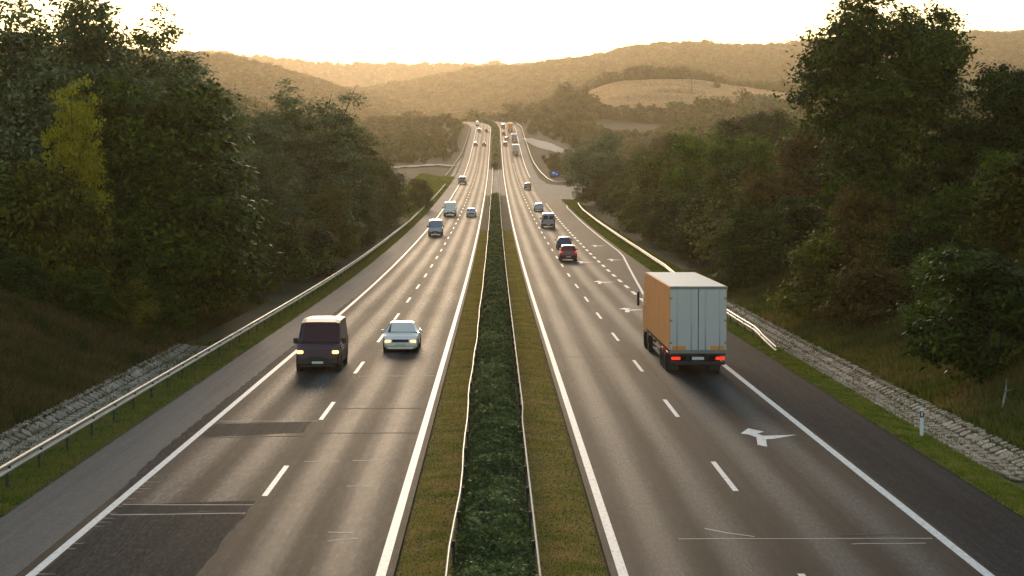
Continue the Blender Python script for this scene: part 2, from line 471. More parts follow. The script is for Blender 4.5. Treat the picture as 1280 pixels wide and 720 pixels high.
def road_arrow(x, y, s=1.0):
    """merge arrow: shaft leaning to the left with a swept head"""
    P = [(-.62, .8), (-.17, 2.3), (.26, 1.35), (-.05, .75), (.08, .2), (1.28, .45), (.30, -.65), (.05, -.75), (-.17, -2.7), (-.42, -2.2), (-.2, -.2), (-.38, .55)]
    V = [(x + a * s, y + b * s, float(zr(y + b * s)) + DZ) for a, b in P]
    me = bpy.data.meshes.new('lane_arrow'); me.from_pydata(V, [], [tuple(range(len(V)))])
    me.update(); me.materials.append(M_PAINT)
    bm = bmesh.new(); bm.from_mesh(me); bmesh.ops.triangulate(bm, faces=bm.faces); bmesh.ops.recalc_face_normals(bm, faces=bm.faces)
    if bm.faces[0].normal.z < 0: bmesh.ops.reverse_faces(bm, faces=bm.faces)
    bm.to_mesh(me); bm.free()
    return link('lane_arrow', me, WR)
for yy in (68.4, 137, 173, 210): road_arrow(8.95, yy)
road_arrow(12.4, 215); road_arrow(12.4, 250)

# repairs, joints and scratches in the surface
def quad_patch(name, pts, dz, m, parent):
    if name == 'repair_patch':                              # ragged edges
        q = []; rj = random.Random(int(pts[0][1] * 10))
        for k in range(len(pts)):
            (xa, ya), (xb, yb) = pts[k], pts[(k + 1) % len(pts)]; nn = max(2, int(math.hypot(xb - xa, yb - ya) / .7))
            for t in range(nn): q.append((xa + (xb - xa) * t / nn + rj.uniform(-.05, .05) * (t > 0), ya + (yb - ya) * t / nn + rj.uniform(-.10, .10) * (t > 0)))
        pts = q
    V = [(a, b, float(zr(b)) + dz) for a, b in pts]
    me = bpy.data.meshes.new(name); me.from_pydata(V, [], [tuple(range(len(V)))]); me.update(); me.materials.append(m)
    if me.polygons[0].normal.z < 0: me.flip_normals()
    return link(name, me, parent)
quad_patch('repair_patch', [(-10.25, 30), (-6.9, 30), (-6.7, 53.0), (-10.2, 52.2)], 0.003, M_PATCH, WL)
quad_patch('repair_patch', [(-10.2, 52.35), (-6.72, 53.15), (-6.70, 54.6), (-10.2, 53.9)], 0.0035, M_SHLD_R, WL)
quad_patch('repair_patch', [(-10.2, 68.4), (-6.8, 69.6), (-6.8, 72.9), (-10.2, 72.2)], 0.003, M_SHLD_R, WL)
quad_patch('repair_patch', [(-10.62, 55), (-10.52, 55), (-10.54, 150), (-10.85, 150), (-10.98, 66), (-10.85, 60)], 0.003, M_PATCH, WL)
for i, (y0, xa, xb, col) in enumerate([(52.25, -10.2, -6.7, M_SCAR), (53.95, -10.2, -6.65, M_SCAR), (68.3, -10.2, -6.7, M_TAR), (73, -10.2, -6.6, M_SCAR),
                                       (69.5, -6.4, -2.9, M_TAR), (77, -6.3, -3.0, M_TAR), (90, -6.3, -2.9, M_SCAR), (104, -6.2, -3.2, M_SCAR), (121, -6.2, -2.9, M_TAR),
                                       (138, -10.2, -2.9, M_TAR), (160, -10.2, -2.9, M_TAR), (62.5, -4.6, -3.7, M_SCAR), (62.3, -6.1, -5.0, M_SCAR), (57.2, -4.4, -3.6, M_SCAR), (49.6, -4.3, -3.7, M_SCAR), (48.4, -4.2, -3.5, M_SCAR),
                                       (48.6, 4.3, 10.5, M_SCAR), (49.1, 8.2, 10.4, M_TAR), (100, 2.9, 6.4, M_TAR), (190, -10.2, -2.9, M_TAR), (225, -10.2, -2.9, M_TAR), (47.9, 8.4, 10.2, M_SCAR)]):
    w = 0.035 if col is M_SCAR else 0.07
    n = 7; P = []
    rr = random.Random(i)
    tilt = rr.uniform(-0.15, 0.35) if xa < 0 else 0.03
    for k in range(n): P.append((xa + (xb - xa) * k / (n - 1), y0 + tilt * k / (n - 1) + rr.uniform(-.04, .04) - w))
    for k in range(n - 1, -1, -1): P.append((P[k][0], P[k][1] + w * (2 + rr.random())))
    quad_patch('joint' if col is M_TAR else 'scratch', P, 0.0045, col, WL if xa < 0 else WR)
quad_patch('scratch', [(5.1, 50.0), (5.55, 49.4), (6.2, 48.85), (6.2, 48.95), (5.6, 49.5), (5.1, 50.15)], 0.0045, M_SCAR, WR)
# ladder of short cuts beside the left edge line
for k in range(46):
    y0 = 40 + k * 0.62 + random.uniform(-.12, .12)
    if y0 > 62: break
    if random.random() < .45: continue
    s = random.uniform(0.12, 0.4)
    quad_patch('scratch', [(-10.28, y0), (-10.28 + s, y0 + .02), (-10.28 + s, y0 + .05), (-10.28, y0 + .06)], 0.0045, M_SCAR, WL)
# longitudinal crack at the middle joint
P = []; rr = random.Random(5)
ys_ = np.arange(46, 88, 1.2)
for y0 in ys_: P.append((-6.28 + rr.uniform(-.02, .02), float(y0)))
P += [(x + 0.02 + rr.random() * 0.02, y) for x, y in reversed(P)]
quad_patch('joint', P, 0.0042, M_TAR, WL)

# ------------------------------------------------------------------ haze
def build_haze():
    zt, zb = 470.0, -14.0
    mb = MB().box((0, 4300, (zt + zb) / 2), (11600, 9000, zt - zb))
    m, nt, out = mat_new('evening_haze')
    pv = N(nt, 'ShaderNodeVolumePrincipled')
    pv.inputs['Color'].default_value = (1.0, 0.80, 0.56, 1); pv.inputs['Density'].default_value = 0.00009
    pv.inputs['Anisotropy'].default_value = 0.65
    nt.links.new(pv.outputs[0], out.inputs['Volume'])
    o = mb.build('haze', m); tag(o, 'thin warm evening haze lying over the valley', 'haze', kind='stuff')
    return o
build_haze()

# ------------------------------------------------------------------ foliage
def leaf_material(name, c0, c1, c2, transl=0.22, tint=(1.0, 1.35, 0.45)):
    """leaf colours vary from leaf to leaf (face attribute), clump to clump and tree to tree"""
    m, nt, out = mat_new(name)
    oi = N(nt, 'ShaderNodeObjectInfo'); geo = N(nt, 'ShaderNodeNewGeometry')
    v = objvec(nt)
    n = noise(nt, v, 0.55, 3, 0.6)
    f = mth(nt, 'ADD', mth(nt, 'ADD', mth(nt, 'MULTIPLY', mth(nt, 'SUBTRACT', n.outputs[0], .5), 1.5), .38), mth(nt, 'MULTIPLY', mth(nt, 'SUBTRACT', geo.outputs['Random Per Island'], 0.5), 0.55))  # natural clump tones, widened to put light tops and dark gaps into colour
    f = mth(nt, 'ADD', f, mth(nt, 'MULTIPLY', mth(nt, 'SUBTRACT', oi.outputs['Random'], 0.5), 0.35))
    c = ramp(nt, [(0.12, c0), (0.42, c1), (0.75, c2)], f)
    d = N(nt, 'ShaderNodeBsdfPrincipled', i_Roughness=0.6); d.inputs['Specular IOR Level'].default_value = 0.07
    nt.links.new(c.outputs[0], d.inputs['Base Color'])
    tr = N(nt, 'ShaderNodeBsdfTranslucent')
    tc = mix(nt, c.outputs[0], tint, 0.8, 'MULTIPLY')
    nt.links.new(tc, tr.inputs['Color'])
    ms = N(nt, 'ShaderNodeMixShader'); ms.inputs[0].default_value = transl
    nt.links.new(d.outputs[0], ms.inputs[1]); nt.links.new(tr.outputs[0], ms.inputs[2])
    nt.links.new(ms.outputs[0], out.inputs[0])
    return m
LEAF = {
 'dark':   leaf_material('dark_green_leaves', (0.014, 0.028, 0.002), (0.038, 0.060, 0.004), (0.090, 0.118, 0.010)),
 'green':  leaf_material('green_leaves', (0.024, 0.046, 0.003), (0.076, 0.112, 0.006), (0.170, 0.205, 0.014)),
 'olive':  leaf_material('olive_leaves', (0.040, 0.044, 0.004), (0.105, 0.098, 0.008), (0.200, 0.165, 0.018)),
 'yellow': leaf_material('yellow_green_leaves', (0.140, 0.140, 0.010), (0.290, 0.250, 0.018), (0.460, 0.350, 0.030), 0.45),
 'grey':   leaf_material('silver_green_leaves', (0.058, 0.078, 0.026), (0.125, 0.150, 0.060), (0.270, 0.285, 0.160)),
 'brown':  leaf_material('autumn_brown_leaves', (0.060, 0.040, 0.008), (0.130, 0.082, 0.014), (0.220, 0.135, 0.026)),
}
M_BARK = plain('bark', (0.045, 0.034, 0.024), 0.95, var=0.5, scale=6)

def leaves_mesh(name, C, size, r, mat, flat=0.0, nrm=None):
    n = len(C)
    a = r.normal(size=(n, 3)); a /= np.linalg.norm(a, axis=1, keepdims=True)
    if nrm is not None:                                   # blades lie across a given normal: tops catch the sky, undersides stay dark
        nn = nrm + r.normal(size=(n, 3)) * .55; nn /= np.linalg.norm(nn, axis=1, keepdims=True)
        a -= (a * nn).sum(1, keepdims=True) * nn; a /= np.linalg.norm(a, axis=1, keepdims=True)
        b = np.cross(nn, a)
    else:
        b = r.normal(size=(n, 3)); b -= (a * b).sum(1, keepdims=True) * a; b /= np.linalg.norm(b, axis=1, keepdims=True)
    if flat:
        a[:, 2] *= (1 - flat); b[:, 2] *= (1 - flat)
    s = np.asarray(size)[:, None] * r.uniform(0.55, 1.6, (n, 1))
    V = np.stack([C - a * s * 0.62, C + b * s * 0.30 - a * s * .05, C + a * s * 0.62, C - b * s * 0.30 - a * s * .05], 1).reshape(-1, 3)
    F = np.arange(n * 4).reshape(n, 4)
    return mesh_np(name, V, F, [mat])

def lobes_for(kind, r, H):
    """crown made of overlapping masses: list of (centre, radii)"""
    L = []
    if kind == 'broad':                       # round spreading crown
        W = H * 0.385
        L.append(((0, 0, H * .52), (W * .78, W * .78, H * .32)))
        for k in range(6):
            a = k * 1.05 + r.uniform(-.3, .3)
            L.append(((W * .58 * math.cos(a), W * .58 * math.sin(a), H * r.uniform(.72, .84)), (H * .14, H * .14, H * .12)))
        for k in range(18):
            a = r.uniform(0, 2 * math.pi); t = r.uniform(0.15, 0.94); w = W * (math.sin(math.pi * min(0.97, t * .78 + .14)) ** .8)
            rad = H * r.uniform(.10, .16)
            L.append(((w * .80 * math.cos(a), w * .80 * math.sin(a), H * (.20 + .72 * t) - rad * .4), (rad, rad, rad * .85)))
    elif kind == 'plume':                     # several upright plumes, willow or poplar like
        for k in range(9):
            a = r.uniform(0, 2 * math.pi); d = H * r.uniform(.02, .22); top = H * r.uniform(.80, 1.0)
            for q in range(6):
                t = q / 5; z = H * .16 + (top - H * .20) * t
                rad = H * (.145 - .055 * t) * r.uniform(.8, 1.2)
                dd = d * (1 + .25 * t)
                L.append(((dd * math.cos(a) + r.normal() * .4, dd * math.sin(a) + r.normal() * .4, z), (rad, rad, rad * 1.35)))
    elif kind == 'cone':                      # tapering leafy tree, crown almost to the ground
        for q in range(9):
            t = q / 8; rad = H * (.25 * (1 - t) ** .75 + .035)
            for k in range(1 if q > 6 else 4):
                a = r.uniform(0, 2 * math.pi); d = rad * (.55 if q <= 6 else 0)
                L.append(((d * math.cos(a), d * math.sin(a), H * (.10 + .84 * t)), (rad * .72, rad * .72, H * .085)))
    elif kind == 'round':                     # medium tree, low crown
        W = H * .40
        L.append(((0, 0, H * .5), (W * .8, W * .8, H * .36)))
        for k in range(12):
            a = r.uniform(0, 2 * math.pi); t = r.uniform(0.0, 1.0); w = W * (math.sin(math.pi * (t * .68 + .25)) ** .7)
            rad = H * r.uniform(.11, .19)
            L.append(((w * .75 * math.cos(a), w * .75 * math.sin(a), H * (.12 + .76 * t)), (rad, rad, rad * .8)))
    elif kind == 'shrub':
        W = H * .55
        L.append(((0, 0, H * .36), (W * .75, W * .75, H * .36)))
        for k in range(11):
            a = r.uniform(0, 2 * math.pi); t = r.uniform(0.0, 1.0); w = W * (1 - t * t * .75)
            rad = H * r.uniform(.14, .24)
            L.append(((w * .75 * math.cos(a), w * .75 * math.sin(a), H * (.12 + .70 * t)), (rad, rad, rad * .9)))
    return L

def crown_cloud(r, L, n_cl, n_leaf, sig, lo=.45):
    vol = np.array([a[1][0] * a[1][1] * a[1][2] for a in L]) ** (2 / 3); vol /= vol.sum()
    idx = r.choice(len(L), n_cl, p=vol)
    c = np.array([L[i][0] for i in idx]); rad = np.array([L[i][1] for i in idx])
    d = r.normal(size=(n_cl, 3)); d /= np.linalg.norm(d, axis=1, keepdims=True)
    rr_ = r.uniform(lo, 1.0, (n_cl, 1)) ** .6
    cl = c + d * rad * rr_
    keep = cl[:, 2] > 0.2; cl = cl[keep]; nd = d[keep] * .8 + np.array([0, 0, .7])
    P = np.repeat(cl, n_leaf, 0)
    # clumps are flattened sprays that droop a little at the rim
    off = r.normal(size=P.shape) * sig * np.array([1.25, 1.25, .55]) * np.repeat(r.uniform(.6, 1.4, (len(cl), 1)), n_leaf, 0)
    P = P + off
    P[:, 2] = np.maximum(P[:, 2], 0.05)
    return P, np.repeat(nd, n_leaf, 0)

def trunk_mesh(name, r, kind, H, L):
    mb = MB()
    if kind == 'shrub':
        for k in range(6):
            a = r.uniform(0, 2 * math.pi); w = H * .35 * r.uniform(.4, 1)
            mb.tube([(0.1 * math.cos(a), 0.1 * math.sin(a), -0.3), (w * .5 * math.cos(a), w * .5 * math.sin(a), H * .35), (w * math.cos(a), w * math.sin(a), H * .7)], [.05, .04, .015], 5)
        return mb.mesh(name, M_BARK)
    r0 = H * .020
    bx, by = r.normal() * .03 * H, r.normal() * .03 * H
    pts = [(0, 0, -0.5), (0, 0, 0.0), (bx * .3, by * .3, H * .2), (bx * .7, by * .7, H * .45), (bx, by, H * .7), (bx, by, H * .9)]
    mb.tube(pts, [r0 * 1.5, r0 * 1.25, r0, r0 * .75, r0 * .42, r0 * .12], 9)
    for i in r.choice(len(L), min(len(L), 10), replace=False):
        c = Vector(L[i][0]); z0 = max(H * .14, min(c.z - H * .1, H * .6)) * r.uniform(.75, 1.0)
        f = z0 / (H * .7)
        s = Vector((bx * f * .9, by * f * .9, z0)); mid = s.lerp(c, .5) + Vector((0, 0, -.04 * H))
        rb = r0 * (0.5 - .25 * f)
        mb.tube([s, mid, c, c + (c - mid) * .45], [rb, rb * .7, rb * .4, rb * .12], 6)
    return mb.mesh(name, M_BARK)

PROTO = {}
def proto(kind, i, H, n_cl, n_leaf, sig, size, seed):
    r = np.random.default_rng(seed)
    L = lobes_for(kind, r, H)
    P, ND = crown_cloud(r, L, n_cl, n_leaf, sig)
    P[:, 2] *= H / np.percentile(P[:, 2], 99.6)
    sz = np.full(len(P), size)
    cm = leaves_mesh('crown', P, sz, r, LEAF['green'], 0.0, ND)
    tm = trunk_mesh('trunk', r, kind, H, L)
    hw = float(np.percentile(np.hypot(P[:, 0], P[:, 1]), 97))
    PROTO.setdefault(kind, []).append((tm, cm, H, hw))
proto('broad', 0, 16.5, 760, 76, .36, .24, 11)
proto('broad', 1, 14.0, 460, 70, .42, .25, 12)
for s_ in (21, 22, 23): proto('plume', 0, 17.0, 860, 58, .40, .25, s_)
for s_ in (31, 32): proto('cone', 0, 14.0, 560, 64, .36, .24, s_)
for s_ in (41, 42, 43): proto('round', 0, 11.0, 380, 64, .38, .24, s_)
for s_ in (51, 52, 53): proto('shrub', 0, 4.2, 240, 58, .22, .16, s_)

TREES = []
def tree(name, kind, var, x, y, H, leaf, label, group=None, wide=1.0, cat='tree', sink=0.15):
    tm, cm, H0, hw = PROTO[kind][var % len(PROTO[kind])]
    root = empty(name, (x, y, gz(x, y) - sink), (0, 0, random.uniform(0, 6.28)))
    s = H / H0; root.scale = (s * wide, s * wide, s)
    t = link('trunk', tm, root); c = link('crown', cm, root)
    c.material_slots[0].link = 'OBJECT'; c.material_slots[0].material = LEAF[leaf]
    tag(root, label, cat, group)
    TREES.append((x, y, H))
    return root
def tree_px(name, kind, var, px, top, y, leaf, label, group=None, wide=1.0, cat='tree'):
    x = at(px, y); H = top_z(top, y) - gz(x, y) + .15
    return tree(name, kind, var, x, y, H, leaf, label, group, wide, cat)

# --- single trees one can point at
tree_px('broad_tree', 'broad', 0, 1118, 0, 131, 'dark', 'tallest dark broad crowned tree right of the motorway, sky showing through it', wide=.98).rotation_euler.z = 2.2
tree_px('broad_tree', 'broad', 1, 1296, 82, 124, 'dark', 'dark tree cut off by the right edge of the picture')
tree_px('poplar_tree', 'plume', 0, 22, 8, 128, 'grey', 'silvery tall tree in the upper left corner', wide=1.0)
tree_px('poplar_tree', 'plume', 1, 92, -6, 138, 'grey', 'highest silvery tree of the left wood, touching the top of the picture', wide=.95)
tree_px('poplar_tree', 'plume', 2, 146, 34, 146, 'grey', 'silvery tree with wispy top at right of the highest left trees', wide=.95)
tree_px('conical_tree', 'cone', 0, 158, 112, 119, 'green', 'tall tapering green tree in front of the left wood', wide=1.12)
tree_px('yellow_tree', 'plume', 1, 97, 113, 114, 'yellow', 'slender tree with bright yellow leaves at top in the left wood', wide=.55)
tree_px('poplar_tree', 'plume', 1, 243, 78, 192, 'grey', 'hazy grey green tree right of the tapering green tree', wide=1.05)
tree_px('poplar_tree', 'plume', 2, 392, 118, 232, 'grey', 'hazy silvery tree standing highest beside the left guardrail', wide=1.1)
tree_px('poplar_tree', 'plume', 0, 332, 150, 212, 'grey', 'hazy silvery tree left of the highest guardrail tree', wide=1.0)
tree_px('poplar_tree', 'plume', 0, 447, 163, 262, 'grey', 'hazy feathery tree at the road end of the left wood', wide=.9)
tree_px('olive_tree', 'round', 0, 405, 232, 205, 'olive', 'low yellowish olive tree beside the left guardrail', wide=1.0)
tree_px('round_tree', 'round', 1, 524, 224, 395, 'dark', 'dark round bush tree by the bright grass left of the road', wide=1.0)
tree_px('evergreen_tree', 'cone', 1, 930, 248, 158, 'dark', 'dark evergreen tree behind the truck, reaching down to the bank', wide=1.35)
tree_px('dark_tree', 'broad', 1, 946, 141, 330, 'dark', 'dark flat topped tree below the golden field', wide=1.2)
tree_px('hazy_tree', 'round', 2, 748, 168, 422, 'grey', 'hazy tree behind the slip road junction', wide=1.0)
tree_px('brown_tree', 'round', 0, 1086, 235, 122, 'brown', 'brownish autumn tree in front of the tallest right tree', wide=1.0)
tree_px('lime_tree', 'round', 1, 1252, 190, 116, 'green', 'light green leafy tree near the right picture edge', wide=.9)
tree_px('round_shrub', 'shrub', 0, 1238, 316, 82, 'dark', 'large dark bush at the foot of the right bank', wide=1.25, cat='bush')
tree_px('round_shrub', 'shrub', 2, 1190, 318, 97, 'green', 'green bush left of the large dark bush on the right bank', wide=1.1, cat='bush')
tree_px('round_shrub', 'shrub', 1, 1092, 312, 109, 'brown', 'brownish bush on the right bank below the autumn tree', wide=1.0, cat='bush')
tree_px('round_shrub', 'shrub', 2, 1040, 296, 121, 'olive', 'olive bush on the right bank nearest the truck', wide=1.1, cat='bush')
tree_px('round_shrub', 'shrub', 1, 1150, 268, 112, 'dark', 'broad dark bush under the tallest right tree', wide=1.0, cat='bush')
tree_px('round_shrub', 'shrub', 2, 1195, 236, 118, 'green', 'fresh green bush right of the tallest right tree', wide=.9, cat='bush')
tree_px('round_shrub', 'shrub', 1, 10, 305, 104, 'dark', 'dark bush at the left picture edge above the bank', wide=1.2, cat='bush')
tree_px('round_shrub', 'shrub', 2, 34, 318, 101, 'dark', 'dark bush low on the crest of the left bank near the picture edge', wide=1.2, cat='bush')
tree_px('round_shrub', 'shrub', 0, 108, 338, 107, 'dark', 'dark bush in the shade at the middle of the left bank crest', wide=1.2, cat='bush')
tree_px('round_shrub', 'shrub', 1, 160, 352, 110.5, 'olive', 'olive bush left of the small green bush above the left drain', wide=1.1, cat='bush')
tree_px('round_shrub', 'shrub', 0, 60, 205, 111, 'olive', 'olive brown bush tree in the dark left wood', wide=.75, cat='bush')
tree_px('round_shrub', 'shrub', 2, 196, 411, 108.5, 'green', 'small green bush where the left stone drain ends', wide=1.1, cat='bush')

# --- the rest of the woods along the road
TONE = {'dark': 'dark green', 'green': 'mid green', 'olive': 'olive green', 'grey': 'silvery', 'brown': 'brownish', 'yellow': 'yellow'}
FORM = {'plume': 'feathery tree', 'round': 'rounded tree', 'cone': 'tapering tree', 'broad': 'broad crowned tree', 'shrub': 'low bush'}
def far_enough(x, y, d):
    return all((x - a) ** 2 + (y - b) ** 2 > d * d for a, b, _ in TREES)
env_l = ([-400, 0, 100, 180, 230, 300, 360, 420, 470, 500, 540, 570], [30, 40, 60, 85, 100, 128, 150, 150, 185, 222, 235, 240])
env_r = ([680, 700, 760, 850, 940, 1000, 1060, 1150, 1190, 1250, 1300, 1700], [205, 185, 172, 163, 160, 150, 120, 150, 215, 205, 150, 100])
def fill(n, side, ya, yb, seed, dmin, hr, kinds, leaves, label, group, edge, name, cat='tree', power=1.0):
    r = np.random.default_rng(seed); k = 0; tries = 0
    while k < n and tries < n * 60:
        tries += 1
        y = ya + (yb - ya) * r.random() ** power
        lim = 640 * y / FPX + 6
        lo = edge(y)
        if lo >= lim: continue
        u = lo + (lim - lo) * r.random() ** 1.5
        x = side * u
        if side < 0 and y < 121 and 40 < VX + x * FPX / y < 260: continue
        if not far_enough(x, y, dmin * (0.75 + y / 600)): continue
        H = r.uniform(*hr) * (1 - .0 * y)
        px = VX + x * FPX / y
        et = np.interp(px, *(env_l if side < 0 else env_r))
        zt = top_z(et + r.uniform(4, 22), y)
        H = min(H, zt - gz(x, y))
        if H < hr[0] * .45: continue
        i = int(r.integers(len(kinds))); lf = leaves[int(r.integers(len(leaves)))]
        lab = '%s %s %s' % (TONE[lf], FORM[kinds[i]], label[0] if y < .5 * (ya + yb) else label[1])
        tree(name, kinds[i], int(r.integers(9)), x, y, H, lf, lab, group, r.uniform(.85, 1.2), cat)
        k += 1
    return k
EL = lambda y: 18.6 if y > 112 else 23.5
ER = lambda y: float(np.interp(y, [0, 100, 130, 160, 230, 420, 470, 620, 700], [22.5, 22.5, 22.5, 21, 19.5, 20.5, 29, 31, 21]))
c1 = fill(46, -1, 112, 330, 61, 3.6, (9, 16), ['plume', 'round', 'cone', 'plume'], ['grey', 'green', 'dark', 'olive'],
          ('in the near half of the left wood', 'in the hazier half of the left wood'), 'trees of the left wood', lambda y: EL(y) + 1.5, 'wood_tree', power=1.3)
c2 = fill(34, -1, 111, 300, 62, 2.2, (3, 6.5), ['shrub', 'shrub', 'round'], ['dark', 'olive', 'green', 'dark'],
          ('at the dark foot of the left wood', 'under the hazier left wood by the guardrail'), 'bushes under the left wood', EL, 'wood_bush', 'bush', 1.2)
c3 = fill(40, 1, 116, 420, 63, 3.6, (8, 13), ['round', 'broad', 'round', 'plume'], ['dark', 'olive', 'green', 'green', 'brown'],
          ('in the near half of the right wood', 'in the hazier half of the right wood'), 'trees of the right wood', lambda y: ER(y) + 2, 'wood_tree', power=1.2)
c4 = fill(60, 1, 100, 400, 64, 2.2, (3, 7), ['shrub', 'shrub', 'round'], ['dark', 'olive', 'green', 'brown', 'dark'],
          ('on the near part of the right bank', 'on the far right bank behind the curved guardrail'), 'bushes on the right bank', ER, 'wood_bush', 'bush', 1.1)
c5 = fill(40, -1, 330, 700, 65, 5.0, (6, 12), ['round', 'plume', 'broad'], ['olive', 'grey', 'green'],
          ('in the haze just beyond the left wood', 'in deep haze left of the far road'), 'hazy trees left of the far road', lambda y: 18.5 + .03 * (y - 330), 'hazy_tree')
c6 = fill(60, 1, 400, 720, 66, 5.0, (8, 13), ['round', 'broad', 'plume'], ['olive', 'green', 'grey', 'dark'],
          ('in the haze before the slip road', 'in deep haze beyond the slip road'), 'hazy trees right of the far road', lambda y: ER(y) + 4 if (y < 480 or y > 575) else 400, 'hazy_tree')
def edge_row(side, ya, yb, stepy, off, hr, seed, kinds, leaves, label, group, name, cat):
    r = np.random.default_rng(seed); y = ya
    while y < yb:
        x = side * (off(y) + r.uniform(0, 1.8)); H = r.uniform(*hr)
        px = VX + x * FPX / y; et = np.interp(px, *(env_l if side < 0 else env_r))
        H = min(H, top_z(et + 8, y) - gz(x, y)); k = kinds[int(r.integers(len(kinds)))]; lf = leaves[int(r.integers(len(leaves)))]
        if H > 1.2:
            tree(name, k, int(r.integers(9)), x, y, H, lf, '%s %s %s' % (TONE[lf], FORM[k], label), group, r.uniform(1.0, 1.35), cat)
        y += stepy * r.uniform(.7, 1.3) * (1 + (y - ya) / 500)
edge_row(1, 150, 455, 4.6, lambda y: ER(y) + .9 + .8 * (y > 170), (3.5, 7.5), 71, ['shrub', 'round', 'shrub', 'round'], ['dark', 'olive', 'green', 'dark'],
         'in the row right behind the curved guardrail', 'row behind the curved guardrail', 'roadside_bush', 'bush')
edge_row(-1, 113, 345, 5.0, lambda y: 18.2, (3.0, 6.5), 72, ['shrub', 'round', 'shrub'], ['dark', 'olive', 'green', 'dark'],
         'in the row right behind the left guardrail', 'row behind the left guardrail', 'roadside_bush', 'bush')
print('TREES', c1, c2, c3, c4, c5, c6, len(TREES))

# ------------------------------------------------------------------ far woods on the hills (one mass)
WOOD = bpy.data.collections.new('far_wood_shapes')
def far_proto(seed, H, n_cl, n_leaf, size, leaf, kind):
    r = np.random.default_rng(seed)
    P, ND = crown_cloud(r, lobes_for(kind, r, H), n_cl, n_leaf, H * .05, .55)
    me = leaves_mesh('far_crown', P, np.full(len(P), size), r, LEAF[leaf], 0.0, ND)
    o = bpy.data.objects.new('far_crown', me); WOOD.objects.link(o)
    return o
for i, (lf, kd) in enumerate((('green', 'round'), ('olive', 'broad'), ('dark', 'round'), ('grey', 'broad'), ('olive', 'cone'), ('green', 'broad'))):
    far_proto(200 + i, 10.0, 110, 5, 1.05, lf, kd)

FIELD_Y0, FIELD_Y1 = 1345.0, 1660.0
def field_edges(y):
    """left and right limits of the stubble field, in metres"""
    t = (y - FIELD_Y0) / (FIELD_Y1 - FIELD_Y0)
    return np.interp(t, [0, .3, 1], [72, 66, 66]), np.interp(t, [0, .15, .5, 1], [205, 222, 240, 300])
def wood_points():
    r = np.random.default_rng(5)
    P = []
    for ya, yb, n in ((640, 1000, 6500), (1000, 1450, 9000), (1450, 2100, 9000), (2100, 3000, 15000), (3000, 3950, 16000), (5000, 6200, 14000)):
        y = np.sqrt(r.uniform(ya ** 2, yb ** 2, n)); px = r.uniform(-40, 1320, n)
        P.append(np.stack([(px - VX) * y / FPX, y], -1))
    P = np.concatenate(P); x, y = P[:, 0], P[:, 1]
    u = np.abs(x - xc(np.minimum(y, 1350)))
    ok = (y > 1400) | (u > 16.5 + 3 * vnoise(x * .05, y * .05))
    a, b = field_edges(y)
    ok &= ~((y > FIELD_Y0 - 45) & (y < FIELD_Y1 + 4) & (x > a - 5) & (x < b + 6))
    pxx = VX + x * FPX / y; ok &= ~((y < 742) & (pxx > 470) & (pxx < 585))
    # clearings
    ok &= (vnoise(x * .012 + 3, y * .012) < .80) | (y > 2000)
    for (xa, ya_), (xb, yb_), w in SIDE_ROADS:
        t = np.clip(((x - xa) * (xb - xa) + (y - ya_) * (yb_ - ya_)) / ((xb - xa) ** 2 + (yb_ - ya_) ** 2), 0, 1)
        dd = np.hypot(x - xa - t * (xb - xa), (y - ya_ - t * (yb_ - ya_)) * .22)
        ok &= dd > w
    x, y = x[ok], y[ok]
    return x, y, ground(x, y)
SIDE_ROADS = [((at(484, 700), 690), (at(569, 745), 745), 8.0), ((at(662, 900), 985), (at(706, 790), 800), 7.0)]
wx, wy, wz = wood_points()
me = bpy.data.meshes.new('far_wood'); me.vertices.add(len(wx))
me.vertices.foreach_set('co', np.stack([wx, wy, wz - .4], -1).astype(np.float32).ravel())
sa = me.attributes.new('size', 'FLOAT', 'POINT')
rs = np.random.default_rng(8)
sz = rs.uniform(.55, 1.35, len(wx)) * (.65 + .7 * vnoise(wx * .02, wy * .012)) * np.where((rs.random(len(wx)) < .06) & (wy < 1500), 1.5, 1.0) * np.interp(wy, [600, 1000, 2000, 3800, 6000], [.85, .95, 1.0, 1.25, 1.6])
sz *= np.where(wy < 1450, .28 + .72 * sstep(22, 150, np.abs(wx - xc(np.minimum(wy, 1350)))), 1.0)
sa.data.foreach_set('value', sz.astype(np.float32))
far_wood = link('far_wood', me); tag(far_wood, 'woods covering the hazy hills beyond the motorway', 'woods', kind='stuff')
ng = bpy.data.node_groups.new('scatter_wood', 'GeometryNodeTree')
ng.interface.new_socket('Geometry', in_out='INPUT', socket_type='NodeSocketGeometry')
ng.interface.new_socket('Geometry', in_out='OUTPUT', socket_type='NodeSocketGeometry')
gi = ng.nodes.new('NodeGroupInput'); go = ng.nodes.new('NodeGroupOutput')
ci = ng.nodes.new('GeometryNodeCollectionInfo'); ci.inputs[0].default_value = WOOD; ci.inputs[1].default_value = True; ci.inputs[2].default_value = True
ip = ng.nodes.new('GeometryNodeInstanceOnPoints'); ip.inputs['Pick Instance'].default_value = True
m2p = ng.nodes.new('GeometryNodeMeshToPoints')
na = ng.nodes.new('GeometryNodeInputNamedAttribute'); na.data_type = 'FLOAT'; na.inputs['Name'].default_value = 'size'
rv = ng.nodes.new('FunctionNodeRandomValue'); rv.data_type = 'FLOAT_VECTOR'
rv.inputs[0].default_value = (0, 0, 0); rv.inputs[1].default_value = (0.12, 0.12, 6.28)
ng.links.new(gi.outputs[0], m2p.inputs[0]); ng.links.new(m2p.outputs[0], ip.inputs['Points'])
ng.links.new(ci.outputs[0], ip.inputs['Instance']); ng.links.new(na.outputs[0], ip.inputs['Scale'])
ng.links.new(rv.outputs[0], ip.inputs['Rotation']); ng.links.new(ip.outputs[0], go.inputs[0])
md = far_wood.modifiers.new('scatter', 'NODES'); md.node_group = ng

